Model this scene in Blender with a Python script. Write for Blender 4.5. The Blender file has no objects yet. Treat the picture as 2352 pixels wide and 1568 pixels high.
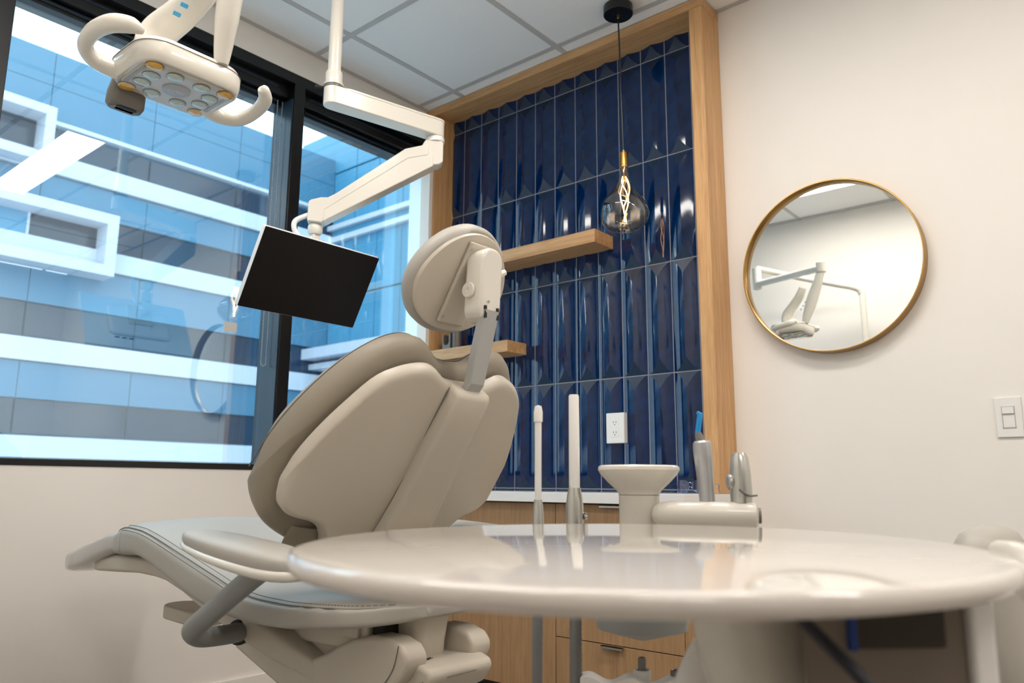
import bpy, bmesh, math, random
from mathutils import Vector, Matrix
random.seed(7)
S = bpy.context.scene
COL = S.collection
PI = math.pi

# ------------------------------------------------------------------ camera
CAM_H = 0.80
yaw, pit, rol = math.radians(40.1), math.radians(10.35), math.radians(0.39)
fw = Vector((-math.sin(yaw) * math.cos(pit), math.cos(yaw) * math.cos(pit), math.sin(pit)))
rt = Vector((math.cos(yaw), math.sin(yaw), 0))
up = rt.cross(fw)
r2 = rt * math.cos(rol) + up * math.sin(rol)
u2 = up * math.cos(rol) - rt * math.sin(rol)
cd = bpy.data.cameras.new('camera')
cam = bpy.data.objects.new('camera', cd)
COL.objects.link(cam)
mw = Matrix.Identity(4)
for i in range(3):
    mw[i][0], mw[i][1], mw[i][2] = r2[i], u2[i], -fw[i]
mw[2][3] = CAM_H
cam.matrix_world = mw
cd.sensor_width = 36.0
cd.lens = 1795.0 / 2352.0 * 36.0
cd.clip_start = 0.02
cd.clip_end = 300
cd.dof.use_dof = True
cd.dof.focus_distance = 1.95
cd.dof.aperture_fstop = 5.0
S.camera = cam

# ------------------------------------------------------------------ world and exposure
w = bpy.data.worlds.new('sky')
S.world = w
w.use_nodes = True
bg = w.node_tree.nodes['Background']
bg.inputs[0].default_value = (0.86, 0.94, 1.0, 1)
bg.inputs[1].default_value = 4.2
S.view_settings.view_transform = 'Standard'
S.view_settings.look = 'None'
S.view_settings.exposure = 0.0
S.view_settings.gamma = 1.0
S.view_settings.use_curve_mapping = False
LAMP = 26.0          # brightness of the ceiling fittings

# ------------------------------------------------------------------ materials
def new_mat(name):
    m = bpy.data.materials.new(name)
    m.use_nodes = True
    return m, m.node_tree.nodes, m.node_tree.links, m.node_tree.nodes['Principled BSDF']

def srgb(c):
    return tuple((x / 255 / 12.92 if x <= 10 else ((x / 255 + .055) / 1.055) ** 2.4) for x in c) + (1,)

def mat(name, rgb, rough=.5, metal=0, bump=0, bscale=200, var=0, vscale=8, emit=None, es=0, coat=0, trans=0, ior=1.5, spec=.5, alpha=1):
    m, N, L, p = new_mat(name)
    c = srgb(rgb)
    p.inputs['Base Color'].default_value = c
    p.inputs['Roughness'].default_value = rough
    p.inputs['Metallic'].default_value = metal
    p.inputs['Coat Weight'].default_value = coat
    p.inputs['Transmission Weight'].default_value = trans
    p.inputs['IOR'].default_value = ior
    p.inputs['Specular IOR Level'].default_value = spec
    p.inputs['Alpha'].default_value = alpha
    if emit:
        p.inputs['Emission Color'].default_value = srgb(emit)
        p.inputs['Emission Strength'].default_value = es
    tc = N.new('ShaderNodeTexCoord')
    if var:
        n = N.new('ShaderNodeTexNoise')
        n.inputs['Scale'].default_value = vscale
        n.inputs['Detail'].default_value = 4
        L.new(tc.outputs['Object'], n.inputs['Vector'])
        mx = N.new('ShaderNodeMixRGB')
        mx.inputs[1].default_value = tuple(x * (1 - var) for x in c[:3]) + (1,)
        mx.inputs[2].default_value = tuple(min(1, x * (1 + var)) for x in c[:3]) + (1,)
        L.new(n.outputs['Fac'], mx.inputs[0])
        L.new(mx.outputs[0], p.inputs['Base Color'])
    if bump:
        n = N.new('ShaderNodeTexNoise')
        n.inputs['Scale'].default_value = bscale
        n.inputs['Detail'].default_value = 3
        L.new(tc.outputs['Object'], n.inputs['Vector'])
        b = N.new('ShaderNodeBump')
        b.inputs['Strength'].default_value = bump
        b.inputs['Distance'].default_value = .002
        L.new(n.outputs['Fac'], b.inputs['Height'])
        L.new(b.outputs[0], p.inputs['Normal'])
    return m

def wood(name, dark, light, axis, rough=.42, scale=1.0):
    """oak: long streaks of noise stretched along one axis"""
    m, N, L, p = new_mat(name)
    tc = N.new('ShaderNodeTexCoord')
    mp = N.new('ShaderNodeMapping')
    sc = [26 * scale, 26 * scale, 26 * scale]
    sc['XYZ'.index(axis)] = 1.3 * scale
    mp.inputs['Scale'].default_value = sc
    L.new(tc.outputs['Object'], mp.inputs['Vector'])
    n = N.new('ShaderNodeTexNoise')
    n.inputs['Scale'].default_value = 1.6
    n.inputs['Detail'].default_value = 6
    n.inputs['Roughness'].default_value = .6
    n.inputs['Distortion'].default_value = .5
    L.new(mp.outputs[0], n.inputs['Vector'])
    n2 = N.new('ShaderNodeTexNoise')
    n2.inputs['Scale'].default_value = 9
    n2.inputs['Detail'].default_value = 3
    L.new(mp.outputs[0], n2.inputs['Vector'])
    cr = N.new('ShaderNodeValToRGB')
    cr.color_ramp.elements[0].position = .32
    cr.color_ramp.elements[0].color = srgb(dark)
    cr.color_ramp.elements[1].position = .68
    cr.color_ramp.elements[1].color = srgb(light)
    ad = N.new('ShaderNodeMath')
    ad.operation = 'MULTIPLY_ADD'
    ad.inputs[1].default_value = .35
    L.new(n2.outputs['Fac'], ad.inputs[0])
    mu = N.new('ShaderNodeMath')
    mu.operation = 'MULTIPLY'
    mu.inputs[1].default_value = .65
    L.new(n.outputs['Fac'], mu.inputs[0])
    L.new(mu.outputs[0], ad.inputs[2])
    L.new(ad.outputs[0], cr.inputs[0])
    L.new(cr.outputs[0], p.inputs['Base Color'])
    p.inputs['Roughness'].default_value = rough
    b = N.new('ShaderNodeBump')
    b.inputs['Strength'].default_value = .08
    b.inputs['Distance'].default_value = .001
    L.new(n2.outputs['Fac'], b.inputs['Height'])
    L.new(b.outputs[0], p.inputs['Normal'])
    return m

def pane_mat(name, tint, refl=.10, grow=.55):
    m, N, L, p = new_mat(name)
    N.remove(p)
    out = N['Material Output']
    t = N.new('ShaderNodeBsdfTransparent')
    t.inputs[0].default_value = tint + (1,)
    g = N.new('ShaderNodeBsdfGlossy')
    g.inputs['Roughness'].default_value = 0.0
    g.inputs['Color'].default_value = (.86, .94, 1, 1)
    lw = N.new('ShaderNodeLayerWeight')
    lw.inputs['Blend'].default_value = .5
    pw = N.new('ShaderNodeMath'); pw.operation = 'POWER'; pw.inputs[1].default_value = 3
    L.new(lw.outputs['Facing'], pw.inputs[0])
    ma = N.new('ShaderNodeMath'); ma.operation = 'MULTIPLY_ADD'
    ma.inputs[1].default_value = grow; ma.inputs[2].default_value = refl
    L.new(pw.outputs[0], ma.inputs[0])
    mx = N.new('ShaderNodeMixShader')
    L.new(ma.outputs[0], mx.inputs[0])
    L.new(t.outputs[0], mx.inputs[1])
    L.new(g.outputs[0], mx.inputs[2])
    L.new(mx.outputs[0], out.inputs[0])
    return m

def emis(name, rgb, strength):
    m, N, L, p = new_mat(name)
    N.remove(p)
    e = N.new('ShaderNodeEmission')
    e.inputs[0].default_value = srgb(rgb)
    e.inputs[1].default_value = strength
    L.new(e.outputs[0], N['Material Output'].inputs[0])
    return m

M = {}
M['wall'] = mat('painted_wall', (240, 235, 228), .75, bump=.04, bscale=350, var=.015)
M['ceil'] = mat('ceiling_panel', (244, 243, 241), .9, bump=.15, bscale=260, var=.02, vscale=60)
M['tee'] = mat('ceiling_tee', (192, 190, 187), .6)
M['floor'] = mat('floor_vinyl', (150, 143, 134), .45, var=.08, vscale=5)
M['black'] = mat('black_metal', (9, 10, 12), .32)
M['slate'] = mat('dark_aluminium', (34, 48, 62), .3)
M['grout'] = mat('grout', (150, 152, 160), .8)
M['oakX'] = wood('oak_x', (178, 130, 82), (220, 178, 126), 'X')
M['oakZ'] = wood('oak_z', (182, 132, 82), (224, 180, 126), 'Z')
M['cab'] = wood('cabinet_oak', (148, 112, 76), (178, 140, 100), 'Z', .5, 1.6)
M['white'] = mat('white_plastic', (236, 234, 230), .35)
M['quartz'] = mat('white_quartz', (234, 232, 230), .25, var=.01, vscale=30)
M['brass'] = mat('brushed_brass', (176, 138, 78), .32, 1)
M['chrome'] = mat('polished_metal', (205, 205, 205), .18, 1)
M['alu'] = mat('satin_aluminium', (188, 190, 192), .38, .85)
M['bar'] = mat('silver_bar', (178, 178, 176), .42, .35)
M['mirror'] = mat('mirror_silver', (240, 242, 240), .0, 1)
M['leather'] = mat('grey_upholstery', (176, 171, 162), .48, bump=.12, bscale=420, var=.02, vscale=12)
M['leather_d'] = mat('taupe_upholstery', (150, 140, 124), .5, bump=.12, bscale=420, var=.02, vscale=12)
M['shell'] = mat('beige_shell', (202, 193, 178), .38, bump=.03, bscale=700)
M['cream'] = mat('cream_enamel', (228, 223, 212), .2, coat=.3)
M['greyarm'] = mat('grey_enamel', (142, 144, 142), .35)
M['seam'] = mat('seam_thread', (112, 108, 100), .8)
M['dark'] = mat('dark_gap', (22, 22, 22), .6)
M['screen'] = mat('monitor_screen', (14, 12, 12), .35, spec=.25)
M['ptray'] = mat('table_laminate', (230, 223, 215), .06, coat=.3)
M['clearcover'] = mat('clear_cover', (196, 192, 188), .18, coat=.6)
M['rubber'] = mat('grey_hose', (120, 120, 120), .5)
M['grey'] = mat('grey_plastic', (118, 114, 108), .45)
M['steel'] = mat('steel_tool', (198, 198, 192), .25, .8)
M['bluetip'] = mat('blue_tip', (0, 140, 210), .35)
M['blueicon'] = mat('blue_icon', (70, 170, 220), .5)
M['yellowicon'] = mat('yellow_icon', (225, 205, 60), .5)
M['pewter'] = mat('pewter_cup', (110, 104, 98), .4, .3)
M['bulb'] = pane_mat('smoked_bulb', (.74, .66, .57), .11, .8)
M['filament'] = emis('filament', (255, 196, 120), 26)
M['fixture'] = emis('light_diffuser', (255, 249, 242), LAMP)
M['glass'] = pane_mat('window_glass', (.80, .92, .97), .19, .5)
M['specs'] = pane_mat('eyewear', (.72, .78, .97), .10, .7)
M['rim'] = pane_mat('eyewear_rim', (.55, .60, .92), .16, .6)
M['ledface'] = mat('lamp_face', (206, 198, 186), .3)
M['ledclear'] = pane_mat('lamp_cover', (.97, .965, .955), .02, .22)
M['ledwhite'] = mat('led_lens', (186, 194, 176), .08, coat=1, var=.35, vscale=160)
M['ledyellow'] = mat('led_lens_amber', (226, 172, 40), .1, coat=1, var=.3, vscale=160)
M['leddisc'] = mat('led_disc', (172, 164, 156), .35)
M['ink'] = mat('printed_ink', (60, 56, 60), .6)
M['inkpale'] = mat('pale_print', (222, 216, 208), .5)
M['deskblue'] = mat('blue_edge', (20, 60, 130), .4)
M['navycord'] = mat('navy_cord', (14, 14, 30), .45)
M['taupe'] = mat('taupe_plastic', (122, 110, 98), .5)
M['display'] = mat('dark_panel', (56, 48, 38), .35)
M['facade'] = mat('facade_panel', (74, 122, 148), .55, var=.05, vscale=.4)
M['facade2'] = mat('facade_panel_teal', (82, 146, 176), .45, var=.05, vscale=.4)
M['band'] = mat('facade_white', (204, 206, 214), .5)
M['bldwin'] = mat('facade_window', (28, 50, 70), .12, var=.25, vscale=.3)
M['ground'] = mat('street', (196, 200, 204), .8)
M['doorwhite'] = mat('white_cabinet', (214, 212, 208), .35)

# blue glazed tile and its ribbed end facet
def tile_mats():
    m, N, L, p = new_mat('navy_glaze')
    tc = N.new('ShaderNodeTexCoord')
    n = N.new('ShaderNodeTexNoise'); n.inputs['Scale'].default_value = 22
    L.new(tc.outputs['Object'], n.inputs['Vector'])
    cr = N.new('ShaderNodeValToRGB')
    cr.color_ramp.elements[0].color = srgb((0, 26, 62)); cr.color_ramp.elements[0].position = .3
    cr.color_ramp.elements[1].color = srgb((0, 38, 86)); cr.color_ramp.elements[1].position = .7
    L.new(n.outputs['Fac'], cr.inputs[0]); L.new(cr.outputs[0], p.inputs['Base Color'])
    p.inputs['Roughness'].default_value = .06
    p.inputs['Coat Weight'].default_value = .0
    p.inputs['Coat Roughness'].default_value = .03
    b = N.new('ShaderNodeBump'); b.inputs['Strength'].default_value = .02; b.inputs['Distance'].default_value = .003
    n3 = N.new('ShaderNodeTexNoise'); n3.inputs['Scale'].default_value = 30
    L.new(tc.outputs['Object'], n3.inputs['Vector']); L.new(n3.outputs['Fac'], b.inputs['Height']); L.new(b.outputs[0], p.inputs['Normal'])
    m2, N, L, p = new_mat('navy_ribbed')
    p.inputs['Base Color'].default_value = srgb((10, 40, 68))
    p.inputs['Roughness'].default_value = .28
    tc = N.new('ShaderNodeTexCoord')
    wv = N.new('ShaderNodeTexWave'); wv.inputs['Scale'].default_value = 62
    wv.bands_direction = 'X'
    L.new(tc.outputs['Object'], wv.inputs['Vector'])
    b = N.new('ShaderNodeBump'); b.inputs['Strength'].default_value = .6; b.inputs['Distance'].default_value = .002
    L.new(wv.outputs['Fac'], b.inputs['Height']); L.new(b.outputs[0], p.inputs['Normal'])
    return m, m2
M['tile'], M['tilerib'] = tile_mats()

# ------------------------------------------------------------------ geometry helpers
def box(x0, x1, y0, y1, z0, z1):
    v = [(x, y, z) for x in (x0, x1) for y in (y0, y1) for z in (z0, z1)]
    f = [(0, 1, 3, 2), (4, 6, 7, 5), (0, 4, 5, 1), (2, 3, 7, 6), (0, 2, 6, 4), (1, 5, 7, 3)]
    return v, f

def join(*parts):
    V, F = [], []
    for v, f in parts:
        o = len(V)
        V += [tuple(q) for q in v]
        F += [tuple(i + o for i in q) for q in f]
    return V, F

def loft(rings, cap=True, closed=False):
    n = len(rings[0])
    V = [tuple(p) for r in rings for p in r]
    F = []
    R = len(rings)
    for i in range(R if closed else R - 1):
        a, b = i * n, ((i + 1) % R) * n
        for j in range(n):
            k = (j + 1) % n
            F.append((a + j, a + k, b + k, b + j))
    if cap and not closed:
        F.append(tuple(range(n))[::-1])
        F.append(tuple((R - 1) * n + j for j in range(n)))
    return V, F

def frame_at(t):
    t = t.normalized()
    a = Vector((0, 0, 1)) if abs(t.z) < .9 else Vector((1, 0, 0))
    u = t.cross(a).normalized()
    return u, u.cross(t).normalized()

def smooth_path(pts, n=6):
    P = [Vector(p) for p in pts]
    out = []
    for i in range(len(P) - 1):
        p0, p1, p2, p3 = P[max(i - 1, 0)], P[i], P[i + 1], P[min(i + 2, len(P) - 1)]
        for k in range(n):
            t = k / n
            out.append(.5 * ((2 * p1) + (p2 - p0) * t + (2 * p0 - 5 * p1 + 4 * p2 - p3) * t * t + (3 * p1 - p0 - 3 * p2 + p3) * t ** 3))
    out.append(P[-1])
    return out

def tube(pts, r, seg=14, flat=1.0, cap=True, closed=False):
    """swept tube; r number or list; flat squeezes the second axis"""
    P = [Vector(p) for p in pts]
    n = len(P)
    rs = r if isinstance(r, (list, tuple)) else [r] * n
    if len(rs) != n:
        m = len(rs) - 1
        rs = [rs[min(int(i / (n - 1) * m), m - 1)] * (1 - (i / (n - 1) * m - min(int(i / (n - 1) * m), m - 1))) + rs[min(int(i / (n - 1) * m), m - 1) + 1] * (i / (n - 1) * m - min(int(i / (n - 1) * m), m - 1)) for i in range(n)]
    rings = []
    u = None
    for i in range(n):
        if closed:
            t = P[(i + 1) % n] - P[i - 1]
        else:
            t = P[min(i + 1, n - 1)] - P[max(i - 1, 0)]
        t.normalize()
        if u is None:
            u, v = frame_at(t)
        else:
            u = (u - t * u.dot(t)).normalized()
            v = u.cross(t).normalized()
        rings.append([P[i] + (u * math.cos(a) + v * math.sin(a) * flat) * rs[i] for a in [2 * PI * k / seg for k in range(seg)]])
    return loft(rings, cap, closed)

def lathe(prof, c, axis=(0, 0, 1), seg=32, cap=True):
    """profile = [(radius, height)] about an axis through c"""
    ax = Vector(axis).normalized()
    u, v = frame_at(ax)
    c = Vector(c)
    rings = [[c + ax * h + (u * math.cos(2 * PI * k / seg) + v * math.sin(2 * PI * k / seg)) * max(r, 1e-5) for k in range(seg)] for r, h in prof]
    return loft(rings, cap)

def prism(poly, axis, a, b):
    """polygon in the two other axes, extruded along axis from a to b"""
    i = 'XYZ'.index(axis)
    def P(p, t):
        q = list(p)
        q.insert(i, t)
        return tuple(q)
    n = len(poly)
    V = [P(p, a) for p in poly] + [P(p, b) for p in poly]
    F = [tuple(range(n))[::-1], tuple(range(n, 2 * n))]
    for k in range(n):
        F.append((k, (k + 1) % n, n + (k + 1) % n, n + k))
    return V, F

def rrect(hx, hy, r, n=6):
    out = []
    for cx, cy, a0 in ((hx - r, hy - r, 0), (-hx + r, hy - r, 90), (-hx + r, -hy + r, 180), (hx - r, -hy + r, 270)):
        for k in range(n + 1):
            a = math.radians(a0 + 90 * k / n)
            out.append((cx + r * math.cos(a), cy + r * math.sin(a)))
    return out

def xf(vf, o, ex, ey, ez):
    o, ex, ey, ez = Vector(o), Vector(ex), Vector(ey), Vector(ez)
    return [tuple(o + ex * p[0] + ey * p[1] + ez * p[2]) for p in vf[0]], vf[1]

def lerp_tab(tab, x):
    if x <= tab[0][0]:
        return tab[0][1]
    for (a, b), (c, d) in zip(tab, tab[1:]):
        if x <= c:
            t = (x - a) / (c - a)
            return b + (d - b) * t
    return tab[-1][1]

def smooth_tab(tab, x):
    xs = [t[0] for t in tab]
    if x <= xs[0]:
        return tab[0][1]
    if x >= xs[-1]:
        return tab[-1][1]
    for i in range(len(tab) - 1):
        if xs[i] <= x <= xs[i + 1]:
            h = xs[i + 1] - xs[i]
            t = (x - xs[i]) / h
            def sl(j):
                if j == 0: return (tab[1][1] - tab[0][1]) / (xs[1] - xs[0])
                if j == len(tab) - 1: return (tab[-1][1] - tab[-2][1]) / (xs[-1] - xs[-2])
                return (tab[j + 1][1] - tab[j - 1][1]) / (xs[j + 1] - xs[j - 1])
            a, b = tab[i][1], tab[i + 1][1]
            return (2 * t ** 3 - 3 * t * t + 1) * a + (t ** 3 - 2 * t * t + t) * h * sl(i) + (-2 * t ** 3 + 3 * t * t) * b + (t ** 3 - t * t) * h * sl(i + 1)

def mk(name, vf, m, parent=None, smooth=True, ang=35, bevel=0, bseg=3, sub=0, fix=True):
    me = bpy.data.meshes.new(name)
    me.from_pydata([tuple(v) for v in vf[0]], [], [tuple(f) for f in vf[1]])
    if fix:
        b = bmesh.new()
        b.from_mesh(me)
        bmesh.ops.remove_doubles(b, verts=b.verts, dist=1e-6)
        bmesh.ops.recalc_face_normals(b, faces=b.faces)
        b.to_mesh(me)
        b.free()
    for q in (m if isinstance(m, (list, tuple)) else [m]):
        me.materials.append(M[q] if isinstance(q, str) else q)
    if smooth:
        me.polygons.foreach_set('use_smooth', [True] * len(me.polygons))
        me.set_sharp_from_angle(angle=math.radians(ang))
    o = bpy.data.objects.new(name, me)
    COL.objects.link(o)
    if parent is not None:
        attach(o, parent)
    if bevel:
        md = o.modifiers.new('bevel', 'BEVEL')
        md.width = bevel
        md.segments = bseg
        md.limit_method = 'ANGLE'
        md.angle_limit = math.radians(30)
        md.harden_normals = False
    if sub:
        md = o.modifiers.new('subdivision', 'SUBSURF')
        md.levels = sub
        md.render_levels = sub
    return o

def wloc(o):
    p = Vector(o.location)
    if o.parent:
        p = p + o.matrix_parent_inverse.translation + wloc(o.parent)
    return p

def attach(o, parent):
    o.parent = parent
    o.matrix_parent_inverse = Matrix.Translation(-wloc(parent))

def tag(o, label, cat, group=None):
    o['label'] = label
    o['category'] = cat
    if group:
        o['group'] = group
    return o

def thing(name, loc, label, cat, group=None):
    o = bpy.data.objects.new(name, None)
    o.empty_display_size = .05
    COL.objects.link(o)
    o.location = loc
    return tag(o, label, cat, group)

def struct(o, label=None, cat=None):
    o['kind'] = 'structure'
    if label:
        o['label'] = label
        o['category'] = cat or o.name.split('_')[0]
    return o

def text(name, body, size, o, ex, ey, m, parent, depth=.0004):
    c = bpy.data.curves.new(name, 'FONT')
    c.body = body
    c.size = size
    c.align_x = 'CENTER'
    c.align_y = 'CENTER'
    c.extrude = depth
    t = bpy.data.objects.new(name, c)
    COL.objects.link(t)
    dg = bpy.context.evaluated_depsgraph_get()
    me = bpy.data.meshes.new_from_object(t.evaluated_get(dg))
    bpy.data.objects.remove(t)
    ex, ey = Vector(ex).normalized(), Vector(ey).normalized()
    ez = ex.cross(ey)
    for v in me.vertices:
        v.co = Vector(o) + ex * v.co.x + ey * v.co.y + ez * v.co.z
    me.materials.clear()
    me.materials.append(M[m])
    ob = bpy.data.objects.new(name, me)
    COL.objects.link(ob)
    attach(ob, parent)
    return ob

# ================================================================== THE SETTING
XW, YW, XR, YB, CEIL = -2.69, 2.66, 1.9, -2.1, 2.635
struct(mk('floor', box(XW - .2, XR, YB, YW, -.1, 0), 'floor', smooth=False), 'grey vinyl floor of the treatment room', 'floor')
struct(mk('wall_right', box(XR, XR + .12, YB - .12, YW + .12, 0, CEIL), 'wall', smooth=False), 'plain cream wall opposite the window', 'wall')
struct(mk('wall_back', join(box(XW - .2, -.45, -.14, -.02, 0, CEIL), box(XW - .2, XR, YB - .12, YB, 0, CEIL)), 'wall', smooth=False, fix=False), 'plain white wall seen in the round mirror', 'wall')
wf = struct(mk('wall_front', box(XW - .2, XR, YW, YW + .12, 0, CEIL), ['wall'], smooth=False), 'cream wall carrying the round mirror and the navy tiles', 'wall')
WY0, WY1, WZ0, WZ1 = .10, 2.60, .847, 2.515
wl = struct(mk('wall_left', join(
    box(XW - .2, XW, YB, YW, 0, WZ0), box(XW - .2, XW, YB, YW, WZ1, CEIL),
    box(XW - .2, XW, YB, WY0, WZ0, WZ1), box(XW - .2, XW, WY1, YW, WZ0, WZ1)), 'wall', smooth=False, fix=False),
    'cream wall below and around the black framed window', 'wall')
struct(mk('baseboard_left', box(XW, XW + .012, YB, YW, 0, .105), 'wall', smooth=False, bevel=.003), 'pale baseboard along the window wall', 'baseboard')
struct(mk('trim_1', box(XW, XW + .062, 2.492, 2.5145, WZ0, 2.40), 'wall', bevel=.002), 'pale strip over the front of the left oak post', 'trim')  # pale strip laid over the front face of the left post

# ---- suspended ceiling: slab, tees and single panels
ce = struct(mk('ceiling', box(XW - .2, XR, YB, YW, CEIL + .03, CEIL + .1), 'tee', smooth=False), 'suspended ceiling of square white panels in a grey grid', 'ceiling')
GX = [XW] + [-2.44 + .61 * k for k in range(0, 8)] + [XR]
GY = [YB] + [2.45 - .61 * k for k in range(7, -1, -1)] + [YW]
GX = [g for g in GX if XW <= g <= XR]
GY = [g for g in GY if YB <= g <= YW]
pan = {}
for i in range(len(GX) - 1):
    for j in range(len(GY) - 1):
        wx, wy = round(GX[i + 1] - GX[i], 3), round(GY[j + 1] - GY[j], 3)
        if wx < .03 or wy < .03:
            continue
        if (wx, wy) not in pan:
            o = mk('ceiling_panel', box(-wx / 2 + .012, wx / 2 - .012, -wy / 2 + .012, wy / 2 - .012, 0, .02), 'ceil', smooth=False)
            pan[(wx, wy)] = o.data
        else:
            o = bpy.data.objects.new('ceiling_panel', pan[(wx, wy)])
            COL.objects.link(o)
        o.location = ((GX[i] + GX[i + 1]) / 2, (GY[j] + GY[j + 1]) / 2, CEIL + .003)
        o.parent = ce
for g in GX[1:-1]:
    mk('ceiling_tee', box(g - .012, g + .012, YB, YW, CEIL, CEIL + .03), 'tee', ce, smooth=False)
for g in GY[1:-1]:
    mk('ceiling_tee', box(XW, XR, g - .012, g + .012, CEIL - .0005, CEIL + .03), 'tee', ce, smooth=False)
mk('edge_trim', join(box(XW, XW + .02, YB, YW, CEIL - .001, CEIL + .03), box(XW, XR, YW - .02, YW, CEIL - .001, CEIL + .03)), 'tee', ce, smooth=False, fix=False)

# ---- window: black frame with panes
wn = bpy.data.objects.new('window_1', None)
COL.objects.link(wn)
wn.location = (XW - .05, (WY0 + WY1) / 2, WZ0)
struct(wn, 'wide black framed window with bluish glass', 'window')
GXp = -2.79
mk('window_sill', box(GXp - .06, XW + .004, WY0, WY1, WZ0, .868), 'black', wn, bevel=.002)
mk('window_head', join(box(GXp - .06, XW - .002, WY0, WY1, 2.47, WZ1), box(GXp - .06, XW - .045, WY0, WY1, 2.415, 2.472), box(GXp - .06, GXp + .02, WY0, WY1, 2.385, 2.42)), 'black', wn, bevel=.002, fix=False)
mk('head_reflection', join(box(XW - .05, XW - .043, WY0, 1.70, 2.447, 2.458), box(GXp + .02, GXp + .027, WY0, 1.72, 2.398, 2.408),
                       box(XW - .05, XW - .043, 1.86, WY1, 2.447, 2.456), box(GXp + .02, GXp + .027, 1.86, WY1, 2.396, 2.404)), 'slate', wn, smooth=False, fix=False)  # slate strips paint blue reflections onto the black head
def mullion(y0, y1):
    mk('mullion', box(GXp - .05, XW + .001, y0, y1, .868, 2.47), 'black', wn, bevel=.002)
    mk('mullion_lit_side', box(GXp - .02, XW - .004, y0 - .006, y0 + .001, .868, 2.40), 'slate', wn, bevel=.001)  # slate skin paints the light caught on the mullion's side face
mullion(1.752, 1.805)
mullion(.665, .71)
mk('mullion', box(GXp - .05, XW, WY0, WY0 + .05, .868, 2.47), 'black', wn, bevel=.002)
for a, b in ((WY0 + .05, .665), (.71, 1.752), (1.805, WY1)):
    mk('pane', box(GXp - .006, GXp, a, b, .862, 2.40), 'glass', wn, smooth=False)
# small pale sticker on the left pane
mk('sticker', box(GXp + .0005, GXp + .0015, 1.565, 1.62, 1.38, 1.42), 'inkpale', wn, smooth=False)

# bead chain of the roller blind
bc = thing('blind_chain', (XW - .06, 1.70, 1.25), 'fine bead chain of a roller blind hanging beside the window mullion', 'blind chain')
beads = []
for yy in (1.712, 1.735):
    k = 0
    z = 1.27
    while z < 2.40:
        beads.append(lathe([(0, -.0032), (.0024, -.0016), (.0024, .0016), (0, .0032)], (XW - .06, yy, z), seg=6))
        z += .0075
for k in range(1, 8):
    a = PI * k / 8
    beads.append(lathe([(0, -.0032), (.0024, -.0016), (.0024, .0016), (0, .0032)], (XW - .06, 1.7235 + .0115 * math.cos(a), 1.27 - .0115 * math.sin(a)), seg=6))
o = mk('beads', join(*beads), 'alu', bc, fix=False)
o['kind'] = 'stuff'

# ---- navy relief tiles on the front wall (single pieces)
TW, TH, GR = .1124, .438, .0038
TX0, TZ0 = -1.311, .784
L_T, W_T = TH - GR, TW - GR
HT, APEX, BASE = .0135, .058, .0035
def s_prof(u):
    return HT * max(0.0, 1 - abs(u)) ** 1.75
def tile_z(u, v):
    k = HT / APEX
    return BASE + min(s_prof(u), k * v, k * (L_T - v))
def tile_mesh(u0, u1, v0, v1):
    us = sorted(set([round(-1 + 2 * i / 14, 5) for i in range(15)] + [u0, u1]))
    us = [u for u in us if u0 - 1e-6 <= u <= u1 + 1e-6]
    V, F, MI = [], [], []
    cols = []
    for u in us:
        vc = s_prof(u) / HT * APEX
        vs = [max(v0, min(v1, x)) for x in (0, vc, L_T - vc, L_T)]
        col = []
        for v in vs:
            V.append((u * W_T / 2, -tile_z(u, v), v - L_T / 2))
            col.append(len(V) - 1)
        b0 = len(V); V.append((u * W_T / 2, .004, vs[0] - L_T / 2))
        b1 = len(V); V.append((u * W_T / 2, .004, vs[3] - L_T / 2))
        cols.append([b0] + col + [b1])
    for a, b in zip(cols, cols[1:]):
        for r in range(5):
            F.append((a[r], b[r], b[r + 1], a[r + 1]))
            MI.append(1 if r in (1, 3) else 0)
    F.append(tuple(cols[0])); MI.append(0)
    F.append(tuple(cols[-1][::-1])); MI.append(0)
    me = bpy.data.meshes.new('tile')
    me.from_pydata(V, [], F)
    me.materials.append(M['tile']); me.materials.append(M['tilerib'])
    me.polygons.foreach_set('material_index', MI)
    b = bmesh.new(); b.from_mesh(me)
    bmesh.ops.dissolve_degenerate(b, edges=b.edges, dist=1e-5)
    b.to_mesh(me); b.free()
    me.polygons.foreach_set('use_smooth', [True] * len(me.polygons))
    me.set_sharp_from_angle(angle=math.radians(9))
    return me
tcache = {}
TXL, TXR = -2.619, -1.244
ZB, ZT = .7735, 2.598
for c in range(-1, 13):
    xa, xb = TX0 - TW * c - TW, TX0 - TW * c     # grout line to grout line
    cx = (xa + xb) / 2
    lo, hi = max(xa + GR / 2, TXL), min(xb - GR / 2, TXR)
    if hi - lo < .006:
        continue
    u0, u1 = (lo - cx) / (W_T / 2), (hi - cx) / (W_T / 2)
    for r in range(-1, 5):
        za, zb = TZ0 + TH * r, TZ0 + TH * (r + 1)
        cz = (za + zb) / 2
        l2, h2 = max(za + GR / 2, ZB), min(zb - GR / 2, ZT)
        if h2 - l2 < .004:
            continue
        key = (round(max(-1, u0), 3), round(min(1, u1), 3), round(l2 - za - GR / 2, 4), round(h2 - za - GR / 2, 4))
        if key not in tcache:
            tcache[key] = tile_mesh(*key)
        o = bpy.data.objects.new('tile', tcache[key])
        COL.objects.link(o)
        o.location = (cx, 2.652, cz)
        o.parent = wf
mk('grout', box(TXL - .02, TXR + .02, 2.6492, YW + .001, ZB - .01, ZT + .005), 'grout', wf, smooth=False)

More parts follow.
